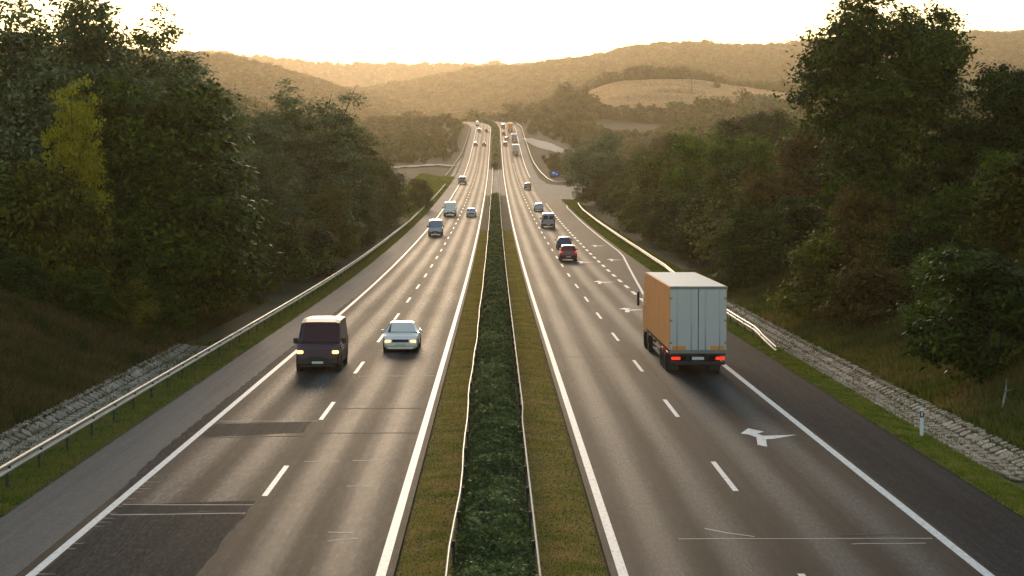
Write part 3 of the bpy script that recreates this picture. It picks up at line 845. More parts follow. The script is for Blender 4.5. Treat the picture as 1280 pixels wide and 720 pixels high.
# ------------------------------------------------------------------ golden field on the hill and the side roads
def field_material():
    m, nt, out = mat_new('stubble')
    b = N(nt, 'ShaderNodeBsdfPrincipled', i_Roughness=0.95); b.inputs['Specular IOR Level'].default_value = 0.1
    n = noise(nt, objvec(nt, (1, .25, 1)), 0.05, 5, 0.6); n2 = noise(nt, objvec(nt, (1, .1, 1)), 0.6, 4, .6)
    c = ramp(nt, [(0.3, (0.26, 0.19, 0.105)), (0.55, (0.36, 0.27, 0.155)), (0.75, (0.42, 0.33, 0.20))], n.outputs[0])
    c2 = mix(nt, c.outputs[0], n2.outputs[0], .25, 'MULTIPLY')
    nt.links.new(c2, b.inputs['Base Color']); nt.links.new(b.outputs[0], out.inputs[0]); return m
ys_ = np.linspace(FIELD_Y0, FIELD_Y1, 60); fa_, fb_ = field_edges(ys_)
t_ = np.linspace(0, 1, 50)
FX = fa_[:, None] * (1 - t_) + fb_[:, None] * t_; FY = np.repeat(ys_[:, None], 50, 1); FZ = ground(FX, FY) + .8
i_ = np.arange(59)[:, None] * 50 + np.arange(49)[None]
tag(link('field', mesh_np('field', np.stack([FX, FY, FZ], -1).reshape(-1, 3), np.stack([i_, i_ + 1, i_ + 51, i_ + 50], -1).reshape(-1, 4), [field_material()], True)), kind='structure')
rs2 = np.random.default_rng(77); nst = 42000
sy = rs2.uniform(FIELD_Y0 + 2, FIELD_Y1 - 2, nst); sa_, sb_ = field_edges(sy); sx = sa_ + (sb_ - sa_) * rs2.random(nst); sz_ = ground(sx, sy) + .75
sh = rs2.uniform(.5, 1.1, nst); an_ = rs2.uniform(0, np.pi, nst); sw = rs2.uniform(.4, .9, nst)
SV = np.stack([np.stack([sx - np.cos(an_) * sw, sy - np.sin(an_) * sw, sz_], -1), np.stack([sx + np.cos(an_) * sw, sy + np.sin(an_) * sw, sz_], -1),
               np.stack([sx + np.cos(an_) * sw * .8, sy + np.sin(an_) * sw * .8, sz_ + sh], -1), np.stack([sx - np.cos(an_) * sw * .8, sy - np.sin(an_) * sw * .8, sz_ + sh], -1)], 1).reshape(-1, 3)
STRAW = leaf_material('ripe_straw', (.58, .38, .22), (.70, .50, .30), (.80, .60, .38), .65, (1.0, .95, .85))
tag(link('straw', mesh_np('straw', SV, np.arange(nst * 4).reshape(-1, 4), [STRAW])), 'ripe golden straw standing on the hill field', 'straw', kind='stuff')
M_PALE = plain('pale_road', (0.22, 0.20, 0.175), 0.85, var=.2, scale=.3)
for (xa, ya_), (xb, yb_), w in SIDE_ROADS:
    dv = Vector((xb - xa, yb_ - ya_)).normalized(); nn = Vector((-dv.y, dv.x)) * 2.6
    tag(sheet_between('side_road', [(xa + nn.x, ya_ + nn.y), (xb + nn.x, yb_ + nn.y)], [(xa - nn.x, ya_ - nn.y), (xb - nn.x, yb_ - nn.y)], .35, M_PALE, 40, 4, drape=True), kind='structure')

# ------------------------------------------------------------------ grass: blades of one triangle each
def grass_material(name, c0, c1, c2, scale=0.9):
    m, nt, out = mat_new(name)
    geo = N(nt, 'ShaderNodeNewGeometry')
    n = noise(nt, objvec(nt), scale, 4, .65)
    f = mth(nt, 'ADD', mth(nt, 'MULTIPLY', mth(nt, 'SUBTRACT', n.outputs[0], .5), 1.7), mth(nt, 'MULTIPLY', geo.outputs['Random Per Island'], .45))
    f = mth(nt, 'ADD', f, .28)
    c = ramp(nt, [(0.12, c0), (0.45, c1), (0.85, c2)], f)
    d = N(nt, 'ShaderNodeBsdfDiffuse'); tr = N(nt, 'ShaderNodeBsdfTranslucent')
    nt.links.new(c.outputs[0], d.inputs[0]); nt.links.new(c.outputs[0], tr.inputs[0])
    ms = N(nt, 'ShaderNodeMixShader'); ms.inputs[0].default_value = .5
    nt.links.new(d.outputs[0], ms.inputs[1]); nt.links.new(tr.outputs[0], ms.inputs[2]); nt.links.new(ms.outputs[0], out.inputs[0])
    return m
G_MED = grass_material('median_turf', (0.130, 0.200, 0.026), (0.370, 0.290, 0.075), (0.500, 0.350, 0.130), 0.55)
G_VERGE = grass_material('verge_turf', (0.080, 0.150, 0.018), (0.150, 0.180, 0.030), (0.240, 0.190, 0.060), 0.8)
G_BANK = grass_material('dry_bank_grass', (0.050, 0.100, 0.010), (0.120, 0.125, 0.024), (0.230, 0.150, 0.055), 0.16)
G_LUSH = grass_material('lush_grass', (0.070, 0.120, 0.014), (0.150, 0.195, 0.026), (0.260, 0.230, 0.060), 0.9)

def grass(name, label, lo, hi, ya, yb, n, h, m, seed, power=1.7, thin=None):
    """lo and hi are lateral offsets; blades thin out with distance but grow wider so that cover stays"""
    r = np.random.default_rng(seed)
    y = ya + (yb - ya) * r.random(n) ** power
    a = np.array([lo(v) for v in y]) if callable(lo) else np.full(n, lo)
    b = np.array([hi(v) for v in y]) if callable(hi) else np.full(n, hi)
    u = a + (b - a) * r.random(n)
    x = u + xc(y)
    z = ground(x, y) - .01
    # patchy height
    p = vnoise(x * 1.7, y * .9) * .6 + vnoise(x * 5.0, y * 3.0) * .4
    H = h * (.45 + 1.1 * p) * r.uniform(.6, 1.3, n)
    H *= np.clip(np.minimum(u - a, b - u) / .25, .4, 1.0)
    w = (.010 + .00022 * np.maximum(y - 40, 0)) * (h / .07) ** .5 * 1.3
    an = r.uniform(0, 2 * np.pi, n); ln = r.normal(0, .45, (n, 2)) * H[:, None]
    dx, dy = np.cos(an) * w, np.sin(an) * w
    V = np.stack([np.stack([x - dx, y - dy, z], -1), np.stack([x + dx, y + dy, z], -1), np.stack([x + ln[:, 0], y + ln[:, 1], z + H], -1)], 1).reshape(-1, 3)
    o = link(name, mesh_np(name, V, np.arange(n * 3).reshape(n, 3), [m])); tag(o, label, 'grass', kind='stuff')
    return o
grass('median_grass', 'short brownish turf left of the median hedge', -2.42, -.95, 38, 300, 95000, .055, G_MED, 1, 2.2)
grass('median_grass', 'short brownish turf right of the median hedge', .65, 2.42, 38, 300, 105000, .055, G_MED, 2, 2.2)
grass('verge_grass', 'green turf verge under the left guardrail', -15.2, -12.95, 52, 420, 70000, .10, G_VERGE, 3, 1.9)
grass('verge_grass', 'bright green turf verge along the right shoulder', lambda y: float(edge_r(y)) - .05, lambda y: float(edge_r(y)) + 1.45, 47, 190, 82000, .09, G_LUSH, 4, 1.8)
grass('verge_grass', 'green turf below the curved right guardrail', lambda y: float(edge_r(y)) - .02, lambda y: float(edge_r(y)) + 3.2, 190, 455, 30000, .18, G_LUSH, 5, 1.2)
G_BROWN = grass_material('withered_bank_grass', (0.040, 0.055, 0.010), (0.105, 0.078, 0.024), (0.180, 0.115, 0.045), 0.22)
grass('bank_grass', 'dry brown grass on the left bank', -28, -17.0, 60, 150, 90000, .30, G_BROWN, 6, 1.0)
grass('bank_grass', 'dry tufty grass on the right bank', 16.9, 30, 60, 190, 120000, .30, G_BANK, 7, 1.1)
grass('meadow_grass', 'bright grass patch beside the far left guardrail', -24, -13.2, 360, 640, 26000, .45, G_LUSH, 8, 1.0)

# ------------------------------------------------------------------ median hedge
M_HEDGE = leaf_material('hedge_leaves', (0.054, 0.072, 0.024), (0.140, 0.160, 0.058), (0.310, 0.310, 0.150), .2)
M_CORE = plain('hedge_twigs', (0.016, 0.020, 0.009), 0.95, var=.4, scale=8)
def hedge(label, ya, yb, n, xa=-1.02, xb=.68, hh=.62, power=1.9, ls=.10):
    root = empty('hedge', (0, ya, float(zr(ya)) + .05)); tag(root, label, 'hedge')
    r = np.random.default_rng(int(ya) + 3)
    def surf(t, y):           # t in 0..1 across
        e = np.clip(np.minimum(t, 1 - t) / .22, 0, 1) ** .5
        return (hh * (.55 + .45 * vnoise(t * 3 + y * .31, y * .9) + .30 * vnoise(t * 6, y * 2.1))) * e
    ys = np.linspace(ya, yb, int((yb - ya) / .6)); ts = np.linspace(0, 1, 9)
    wob = lambda y: .05 * np.sin(y * .21) + .06 * (vnoise(y * .25, y * 0 + 4) - .5)
    X = xa + (xb - xa) * ts[None] + wob(ys)[:, None]; Y = np.repeat(ys[:, None], 9, 1)
    Z = zr(Y) + .03 + surf(np.repeat(ts[None], len(ys), 0), Y) * .86
    V = np.stack([X + xc(Y), Y, Z], -1).reshape(-1, 3) - np.array(root.location)
    i = np.arange(len(ys) - 1)[:, None] * 9 + np.arange(8)[None]
    link('branches', mesh_np('branches', V, np.stack([i, i + 1, i + 10, i + 9], -1).reshape(-1, 4), [M_CORE], True), root)
    y = ya + (yb - ya) * r.random(n) ** power
    t = r.beta(.85, .85, n); u = xa + (xb - xa) * t + wob(y) + r.normal(0, .03, n)
    z = zr(y) + .05 + surf(t, y) * r.uniform(.80, 1.10, n) + np.abs(r.normal(0, .03, n)) * (vnoise(u * 3, y * 1.6) > .45)
    C = np.stack([u + xc(y), y, z], -1) - np.array(root.location)
    s = ls * (1 + np.maximum(y - 45, 0) / 110)
    f = link('foliage', leaves_mesh('foliage', C, s, r, M_HEDGE, .2), root); tag(f, kind='stuff')
    return root
hedge('long low dark green hedge between the two median rails', 30, 478, 230000, ls=.08)
hedge('far narrow hedge in the median on the climb to the crest', 715, 1235, 9000, -.9, .9, .9, 1.0, .16)

# paved opening in the median
tag(strip('median_paving', -2.36, 2.36, 482, 712, .085, M_SHLD_L), kind='structure')
for nm, yy, px_, lab in (('box_shrub', 716, 0, 'dark squat bush at the near end of the far median hedge'), ('box_shrub', 800, 0, 'upright dark bush standing in the far median hedge')):
    o = tree(nm, 'shrub', 1, 0.0, yy, 2.6, 'dark', lab, wide=.8, cat='bush')

# ------------------------------------------------------------------ guardrails
def rail_material():
    m, nt, out = mat_new('galvanised_steel')
    b = N(nt, 'ShaderNodeBsdfPrincipled', i_Metallic=0.25, i_Roughness=0.5)
    n = noise(nt, objvec(nt, (1, .2, 1)), 2.0, 5, .65)
    c = ramp(nt, [(.3, (.22, .20, .17)), (.7, (.40, .375, .33))], n.outputs[0])
    nt.links.new(c.outputs[0], b.inputs['Base Color']); nt.links.new(b.outputs[0], out.inputs[0]); return m
M_RAIL = rail_material()
M_POST = plain('rusty_steel_post', (.055, .045, .038), .8, metal=.3, var=.3)
W_PROF = [(-.020, .155), (.012, .150), (.042, .120), (.042, .062), (.0, .035), (-.035, .018), (-.035, -.018), (.0, -.035), (.042, -.062), (.042, -.120), (.012, -.150), (-.020, -.155)]
PM = MB().box((0, 0, .30), (.06, .10, .98)).box((.05, 0, .70), (.09, .06, .16)).mesh('post', M_POST)
def guardrail(label, path, face, post=4.0, post_to=320, h=.60, group=None, ends=True, posts=True, drape=False, prof=1.0):
    """path: (lateral, y) points; face is +1 when the smooth side looks to +x"""
    p = np.array(path, float)
    s = np.concatenate([[0], np.cumsum(np.hypot(*np.diff(p, axis=0).T))]); L = s[-1]
    n = max(2, int(L / 2.0)); t = np.linspace(0, L, n + 1)
    x = np.interp(t, s, p[:, 0]); y = np.interp(t, s, p[:, 1])
    base = (lambda a, b: gz(a, b)) if drape else (lambda a, b: float(zr(b)))
    root = empty('guardrail', (x[0], y[0], base(x[0], y[0]))); tag(root, label, 'guardrail', group)
    V = []; K = len(W_PROF)
    for i in range(n + 1):
        a = max(i - 1, 0); b = min(i + 1, n)
        d = Vector((x[b] - x[a], y[b] - y[a], 0)).normalized(); nr = Vector((d.y, -d.x, 0)) * face
        hz = base(x[i], y[i]) + h
        if ends: hz -= (h - .08) * max(0, 1 - min(t[i], 1e9) / 7.0)                  # ramped down at the near end
        X = float(x[i] + xc(y[i]))
        for (q, zz) in [(a_ * prof, b_ * prof) for a_, b_ in W_PROF]:
            V.append((X + nr.x * q - root.location.x, y[i] + nr.y * q - root.location.y, hz + zz - root.location.z))
    V = np.array(V)
    # a second skin 3 mm behind gives the sheet its thickness
    nV = len(V)
    i = np.arange(n)[:, None] * K + np.arange(K - 1)[None]
    F = np.stack([i, i + 1, i + K + 1, i + K], -1).reshape(-1, 4)
    link('beam', mesh_np('beam', V, F, [M_RAIL], True), root)
    if posts:
        far = MB()
        for q in np.arange(1.0, L, post):
            xx = float(np.interp(q, t, x)); yy = float(np.interp(q, t, y))
            if yy < post_to:
                o = link('post', PM, root)
                o.location = (xx + float(xc(yy)) - .07 * face - root.location.x, yy - root.location.y, base(xx, yy) - .12 - root.location.z)
                o.scale = (face, 1, (h + .15) / .79)
                if ends and q < 7: o.scale.z *= .35 + .6 * q / 7
            elif (q // post) % 2 == 0:
                far.box((xx + float(xc(yy)) - .07 * face - root.location.x, yy - root.location.y, base(xx, yy) + h * .45 - root.location.z), (.12, .12, h * .9))
        if far.v:
            o = far.build('distant_posts', M_POST, root); tag(o, kind='stuff')
    return root
wob = lambda a, b, s: [(a + (.05 * math.sin(y * .13 + s) + .03 * math.sin(y * .37 + 2 * s)) * min(1, 55 / y), y) for y in np.arange(28, b, 4.0)]
guardrail('guardrail along the left verge, running from the picture edge into the distance', [(-13.95, 40), (-13.95, 560)], 1, 4.0, 300, ends=False)
guardrail('far left guardrail climbing toward the crest', [(-15.9, 640), (-15.2, 760), (-14.0, 850), (-13.6, 1150)], 1, ends=False, posts=True)
guardrail('wavy median rail on the left flank of the hedge', wob(-1.13, 470, .4), -1, 4, 130, .58, ends=False, prof=.62)
guardrail('wavy median rail on the right flank of the hedge', [(.77 + .07 * (y > 70), y) for y in np.arange(28, 470, 4.0)], 1, 4, 130, .58, ends=False, prof=.62)
guardrail('rail on the left of the paved median opening', [(-1.0, 474), (-1.0, 712), (-1.2, 1150)], -1, ends=False)
guardrail('rail on the right of the paved median opening', [(.95, 474), (.95, 712), (1.2, 1150)], 1, ends=False)
guardrail('guardrail starting behind the truck and curving away to the slip road',
          [(14.35, 103.5), (14.2, 108), (14.3, 120), (14.6, 140), (15.2, 165), (15.9, 190), (16.2, 230), (16.3, 300), (16.3, 380), (16.9, 415), (18.2, 440), (20.3, 462), (24, 478), (31, 488)], -1, 4.0, 320)
guardrail('far right guardrail bending from the road into the slip road', [(40, 562), (26, 567), (19.5, 573), (16.8, 585), (15.8, 610), (15.2, 660), (14.4, 760), (14.2, 1150)], -1, ends=False)

# ------------------------------------------------------------------ stone-lined drains
def stone_material():
    m, nt, out = mat_new('drain_stone')
    b = N(nt, 'ShaderNodeBsdfPrincipled', i_Roughness=.9)
    oi = N(nt, 'ShaderNodeObjectInfo'); geo = N(nt, 'ShaderNodeNewGeometry')
    n = noise(nt, objvec(nt), 5, 6, .7)
    f = mth(nt, 'ADD', mth(nt, 'MULTIPLY', n.outputs[0], .6), mth(nt, 'MULTIPLY', oi.outputs['Random'], .4))
    c = ramp(nt, [(.2, (.16, .115, .075)), (.5, (.33, .25, .170)), (.8, (.48, .375, .265))], f)
    nt.links.new(c.outputs[0], b.inputs['Base Color'])
    bu = N(nt, 'ShaderNodeBump', i_Strength=.5, i_Distance=.03); nt.links.new(n.outputs[0], bu.inputs['Height']); nt.links.new(bu.outputs[0], b.inputs['Normal'])
    nt.links.new(b.outputs[0], out.inputs[0]); return m
M_STONE = stone_material()
M_MORTAR = plain('drain_mortar', (.055, .050, .040), .95, var=.4, scale=4)
def stone_mesh(seed):
    r = random.Random(seed); n = 6
    ang = [(k + r.uniform(-.28, .28)) * 2 * math.pi / n + .5 for k in range(n)]
    ring = []
    for a in ang:
        c, s = math.cos(a), math.sin(a); k = 1 / max(abs(c), abs(s)) ** .55
        ring.append((c * .5 * k * r.uniform(.85, 1), s * .5 * k * r.uniform(.85, 1)))
    V = [(x, y, -.5) for x, y in ring] + [(x, y, .25) for x, y in ring] + [(x * .93, y * .93, .34 + r.uniform(-.08, .08)) for x, y in ring]
    F = [(k, (k + 1) % n, n + (k + 1) % n, n + k) for k in range(n)] + [(n + k, n + (k + 1) % n, 2 * n + (k + 1) % n, 2 * n + k) for k in range(n)] + [tuple(range(2 * n, 3 * n))]
    return MB().poly(V, F).mesh('stone', M_STONE)
STONES = [stone_mesh(k) for k in range(9)]
def drain(label, side, off, ya, yb, seed, limit=290):
    r = random.Random(seed)
    root = empty('stone_drain', (0, 0, 0)); tag(root, label, 'drain')
    cols = [(.18, .42), (.62, .46), (1.08, .46), (1.52, .42)]
    rest = MB(); n = 0
    # bed under the stones
    n_y = int((yb - ya) / 1.0); ys = np.linspace(ya, yb, n_y); us = np.linspace(-.05, 1.75, 7)
    e = np.array([off(y) for y in ys])
    X = side * (e[:, None] + us[None]); Y = np.repeat(ys[:, None], 7, 1); Z = ground(X, Y) + .03
    i = np.arange(n_y - 1)[:, None] * 7 + np.arange(6)[None]
    link('bed', mesh_np('bed', np.stack([X, Y, Z], -1).reshape(-1, 3), np.stack([i, i + 1, i + 8, i + 7], -1).reshape(-1, 4), [M_MORTAR]), root)
    items = []
    for ci, (c, w) in enumerate(cols):
        y = ya + r.uniform(0, .4)
        while y < yb:
            l = r.uniform(.5, .95); items.append((y + l / 2, c, w, l)); y += l + .05
    y = ya
    while y < yb:                                   # row of small kerb stones on the bank side
        l = r.uniform(.22, .42); items.append((y, 1.86 + r.uniform(-.05, .08), .26, l)); y += l + r.uniform(.03, .3)
    items.sort()
    for (y, c, w, l) in items:
        x = side * (off(y) + c); x1 = side * (off(y) + c + .1)
        z = gz(x, y); tilt = math.atan2(gz(x + .15, y) - gz(x - .15, y), .3)
        hgt = .10 if w > .3 else .12
        rot = (r.uniform(-.03, .03), -tilt + r.uniform(-.04, .04), r.uniform(-.12, .12)); me = STONES[r.randrange(9)]
        sc = (w * 1.12, l * 1.10, hgt * r.uniform(.85, 1.25))
        if n < limit:
            o = link('stone', me, root); o.location = (x, y, z + .05); o.rotation_euler = rot; o.scale = sc; n += 1
        else:
            from mathutils import Euler
            M = Matrix.Translation((x, y, z + .05)) @ Euler(rot).to_matrix().to_4x4() @ Matrix.Diagonal((*sc, 1))
            rest.poly([M @ v.co for v in me.vertices], [tuple(p.vertices) for p in me.polygons])
    if rest.v: tag(rest.build('distant_stones', M_STONE, root), kind='stuff')
    return root
drain('stone paved drain behind the left guardrail', -1, lambda y: 15.25, 60, 108.5, 1)
drain('stone paved drain at the foot of the right bank', 1, lambda y: float(edge_r(y)) + 1.38, 60, 150, 2)

grass('drain_weeds', 'weeds growing between the stones of the left drain', -17.3, -15.0, 58, 112, 5200, .16, G_BANK, 21, 1.0)
grass('drain_weeds', 'weeds growing between the stones of the right drain', 14.75, 17.2, 60, 150, 8000, .15, G_BANK, 22, 1.2)
# ------------------------------------------------------------------ small roadside things
M_WHITE = plain('white_plastic', (.72, .72, .70), .5, var=.06)
M_BLACK = plain('black_plastic', (.012, .012, .012), .6)
def delineator(label, x, y, group=None):
    z = gz(x, y) - .03
    root = empty('delineator_post', (x, y, z)); tag(root, label, 'marker post', group)
    def sec(z0, z1, w0, w1): return [(-w0, -.05, z0), (w0, -.05, z0), (0, .06, z0), (-w1, -.05, z1), (w1, -.05, z1), (0, .06, z1)]
    F = [(0, 1, 4, 3), (1, 2, 5, 4), (2, 0, 3, 5), (3, 4, 5), (0, 2, 1)]
    MB().poly(sec(0, .68, .065, .062), F).build('shaft', M_WHITE, root)
    MB().poly(sec(.68, .90, .064, .062), F).build('black_band', M_BLACK, root)
    MB().poly(sec(.90, 1.02, .062, .055), F).build('cap', M_WHITE, root)
    MB().box((0, -.056, .80), (.05, .008, .14)).build('reflector', plain('white_reflector', (.7, .7, .68), .2), root)
    return root
delineator('white marker post with black band on the right verge', 14.55, 69.0)

def fallen_branch():
    a = Vector((18.6, 74.0, gz(18.6, 74.0) + .10)); b = Vector((19.9, 78.5, gz(19.9, 78.5) + .22)); m_ = a.lerp(b, .5) + Vector((.05, 0, .06))
    root = empty('fallen_branch', a); tag(root, 'pale dead branch lying on the right bank above the marker post', 'branch')
    mb = MB().tube([Vector(), m_ - a, b - a], [.05, .045, .02], 6).build('limb', plain('dead_wood', (.34, .29, .23), .9), root)
    MB().tube([m_ - a, m_ - a + Vector((.5, .5, .1))], [.025, .008], 5).build('twig', plain('dead_wood', (.34, .29, .23), .9), root)
fallen_branch()
M_STEEL = plain('steel_pole', (.22, .21, .20), .6, metal=.5)
M_BLUE = plain('sign_blue', (.03, .12, .48), .5, var=.05)
def road_sign():
    x, y = 17.6, 600.0
    root = empty('road_sign', (x, y, gz(x, y))); tag(root, 'small blue road sign on posts beside the slip road junction', 'sign')
    for dx in (-.7, .7): MB().tube([(dx, .05, -.3), (dx, .05, 3.4)], .05, 8).build('post', M_STEEL, root)
    MB().bbox((0, 0, 2.6), (2.2, .06, 1.5), .02).build('panel', M_BLUE, root)
    MB().box((-.35, -.036, 2.75), (.7, .006, .55)).box((.5, -.036, 2.4), (.5, .006, .4)).build('pictogram', M_WHITE, root)
road_sign()
def utility_pole():
    y = 1480.0; x = at(864, y)
    root = empty('utility_pole', (x, y, gz(x, y))); tag(root, 'lone dark utility pole standing in the golden field', 'pole')
    mw = plain('old_wood', (.06, .045, .03), .9)
    MB().tube([(0, 0, -.8), (0, 0, 6), (0, 0, 13.5)], [.30, .26, .2], 8).build('mast', mw, root)
    MB().box((0, 0, 12.6), (2.6, .22, .22)).build('crossarm', mw, root)
    for dx in (-1.1, 0, 1.1): MB().tube([(dx, 0, 12.7), (dx, 0, 13.1)], .1, 6).build('insulator', M_WHITE, root)
utility_pole()
fx = at(895, 1600); tree('field_bush', 'round', 0, fx, 1600, 6.5, 'dark', 'single dark bush on the ridge of the golden field', wide=1.2, cat='bush')

# ------------------------------------------------------------------ vehicles
M_TYRE = plain('tyre_rubber', (.012, .012, .012), .9)
M_RIM = plain('alloy_rim', (.35, .35, .36), .35, metal=.8)
M_GLASS = plain('tinted_glass', (.020, .026, .034), .06, var=.1, spec=.8)
M_TRIM = plain('black_trim', (.016, .016, .017), .6)
M_PLATE = plain('number_plate', (.62, .62, .58), .5)
M_HEAD = plain('headlamp_glass', (.6, .6, .58), .15)
M_HEADON = plain('lit_headlamp', (.8, .7, .5), .2, emit=(1.0, .55, .15), estr=1.7)
M_TAIL = plain('tail_lamp', (.20, .012, .010), .25)
M_TAILON = plain('lit_tail_lamp', (.4, .02, .015), .25, emit=(1.0, .03, .012), estr=.7)
M_AMBER = plain('amber_lamp', (.75, .25, .02), .4)
def paint(name, c, metal=.2): return plain(name, c, .32, metal=metal, var=.05, coat=.25)

def wheel(root, x, y, r=.32, w=.2):
    side = 1 if x > 0 else -1
    h = empty('wheel', (x, y, r)); h.parent = root
    prof = [(r * .62, -w / 2), (r * .93, -w / 2), (r, -w * .32), (r, w * .32), (r * .93, w / 2), (r * .62, w / 2)]
    n = 18; V = []; F = []
    for k in range(n):
        a = 2 * math.pi * k / n
        V += [(q * side, rr_ * math.cos(a), rr_ * math.sin(a)) for rr_, q in prof]
    for k in range(n):
        for j in range(5):
            a, b = k * 6 + j, ((k + 1) % n) * 6 + j
            F.append((a, b, b + 1, a + 1))
    MB().poly(V, F, True).build('tyre', M_TYRE, h)
    mb = MB(); o = w * .36 * side
    ring = [(o, r * .64 * math.cos(2 * math.pi * k / n), r * .64 * math.sin(2 * math.pi * k / n)) for k in range(n)]
    mb.poly(ring + [(o * 1.15, 0, 0)], [(k, (k + 1) % n, n) for k in range(n)])
    mb.build('rim', M_RIM, h)
    return h

# body shapes: stations along the length (fraction from the nose), belt height, roof height, half width, roof half width
SHAPES = {
 'sedan': dict(L=4.5, W=1.80, st=[(0, .52, .52, .70, .60), (.03, .66, .66, .82, .70), (.12, .80, .80, .89, .74), (.27, .92, .93, .90, .74), (.42, .96, 1.40, .90, .60), (.55, .97, 1.45, .90, .61), (.68, .98, 1.40, .90, .60), (.83, 1.0, 1.02, .89, .72), (.96, .98, .99, .86, .68), (1, .74, .74, .80, .64)], ws=(3, 4), rw=(6, 7), side=[(3, 4), (4, 5), (5, 6), (6, 7)], wheels=(.18, .80)),
 'hatch': dict(L=4.2, W=1.78, st=[(0, .52, .52, .70, .60), (.03, .68, .68, .82, .70), (.13, .84, .84, .88, .72), (.26, .96, .97, .89, .72), (.42, 1.0, 1.46, .89, .60), (.60, 1.01, 1.50, .89, .61), (.84, 1.02, 1.44, .88, .58), (.97, 1.02, 1.04, .86, .66), (1, .62, .62, .84, .62)], ws=(3, 4), rw=(6, 7), side=[(3, 4), (4, 5), (5, 6)], wheels=(.18, .80)),
 'suv': dict(L=4.6, W=1.88, st=[(0, .62, .62, .78, .66), (.03, .86, .86, .88, .76), (.13, 1.04, 1.04, .93, .80), (.26, 1.12, 1.13, .94, .80), (.38, 1.16, 1.70, .94, .66), (.60, 1.17, 1.76, .94, .68), (.90, 1.17, 1.72, .93, .66), (.985, 1.15, 1.18, .92, .78), (1, .70, .70, .90, .72)], ws=(3, 4), rw=(6, 7), side=[(3, 4), (4, 5), (5, 6)], wheels=(.18, .80)),
 'van': dict(L=5.3, W=2.0, st=[(0, .60, .60, .86, .74), (.02, .98, .98, .96, .84), (.10, 1.14, 1.15, .99, .88), (.17, 1.22, 1.24, 1.0, .90), (.29, 1.26, 2.10, 1.0, .84), (.45, 1.26, 2.20, 1.0, .86), (.75, 1.26, 2.20, 1.0, .86), (.985, 1.26, 2.14, .99, .85), (1, .60, 1.9, .97, .82)], ws=(3, 4), rw=None, side=[(3, 4), (4, 5)], wheels=(.17, .78)),
}
def car(name, label, cat, shape, x, y, col, towards, group=None, lights=False, tails=False, scale=1.0):
    """towards: True when the nose points at the camera"""
    S = SHAPES[shape]; L = S['L']; hw0 = S['W'] / 2
    th = math.atan(slope(y))
    root = empty(name, (x + float(xc(y)), y, float(zr(y)) + .002)); tag(root, label, cat, group)
    root.rotation_euler = (th, 0, 0) if not towards else (-th, 0, math.pi)
    root.scale = (scale,) * 3
    # local axes: nose at +y
    fl = .24 if shape in ('suv', 'van') else .18
    rings = []
    for (f, zb, zt, w, wr) in S['st']:
        y0 = L / 2 - f * L
        half = [(w * .86, fl), (w * .985, fl + .10), (w, (fl + zb) * .55), (w * .975, zb), (wr + .02, max(zt - .04, zb + .008)), (wr * .80, zt + .012), (0, zt + .02)]
        rings.append([(a, y0, b) for a, b in half] + [(-a, y0, b) for a, b in reversed(half[:-1])])
    K = len(rings[0]); V = [p for rg in rings for p in rg]; F = []
    for i in range(len(rings) - 1):
        for k in range(K):
            j = (k + 1) % K
            F.append((i * K + k, i * K + j, (i + 1) * K + j, (i + 1) * K + k))
    F.append(tuple(range(K))); F.append(tuple((len(rings) - 1) * K + k for k in range(K - 1, -1, -1)))
    body = MB().poly(V, F).build('body', col, root)
    def pane(nm, pts, mat=M_GLASS, off=.006, inset=.06):
        pts = [Vector(p) for p in pts]; c = sum(pts, Vector()) / len(pts)
        nrm = (pts[1] - pts[0]).cross(pts[2] - pts[0]).normalized()
        if nrm.dot(c - Vector((0, c.y * .5, .7))) < 0: nrm = -nrm
        q = [p.lerp(c, inset) + nrm * off for p in pts]; b_ = [p.lerp(c, inset) - nrm * .02 for p in pts]
        n = len(q)
        return MB().poly(q + b_, [tuple(range(n))] + [(k, (k + 1) % n, n + (k + 1) % n, n + k) for k in range(n)]).build(nm, mat, root)
    a, b = S['ws']
    pane('windshield', [rings[a][4], rings[b][4], rings[b][K - 4], rings[a][K - 4]], off=.05)
    if S['rw']:
        a, b = S['rw']; pane('rear_window', [rings[a][4], rings[b][4], rings[b][K - 4], rings[a][K - 4]], off=.022, inset=.1)
    else:
        e = S['st'][-1]
        for sx in (-1, 1):
            MB().box((sx * .42, -L / 2 - .004, 1.55), (.66, .02, .5)).build('rear_window', M_GLASS, root)
    for (a, b) in S['side']:
        for sgn in (0, 1):
            ix = (lambda k: k) if sgn == 0 else (lambda k: K - k)
            p = [rings[a][ix(3)], rings[b][ix(3)], rings[b][ix(4)], rings[a][ix(4)]]
            pane('side_window', p, off=.008, inset=.1)
    wr_ = .37 if shape == 'van' else (.36 if shape == 'suv' else .32)
    for f in S['wheels']:
        for sx in (-1, 1):
            MB().tube([(sx * (hw0 - .30), L / 2 - f * L, wr_), (sx * (hw0 + .004), L / 2 - f * L, wr_)], wr_ * 1.18, 18, smooth=True).build('wheel_arch', M_TRIM, root)
            wheel(root, sx * (hw0 - .085), L / 2 - f * L, wr_, .2)
    nose = S['st'][1]; tail = S['st'][-1]; wN, wT = nose[3], tail[3]
    zh = nose[1] - .10
    for sx in (-1, 1):
        MB().bbox((sx * (wN - .17), L / 2 - .035, zh), (.30, .10, .15), .04).build('headlight', M_HEADON if lights else M_HEAD, root)
        zt_ = .86 if shape in ('sedan', 'hatch') else 1.05
        MB().bbox((sx * (wT - .10), -L / 2 + .012, zt_), (.24, .10, .20 if shape != 'van' else .42), .03).build('tail_lamp', M_TAILON if tails else M_TAIL, root)
        MB().bbox((sx * (S['W'] / 2 + .09), L / 2 - (S['st'][3][0] + .05) * L, S['st'][3][1] + .08), (.20, .10, .15 if shape != 'van' else .26), .03).build('mirror', col if shape != 'van' else M_TRIM, root)
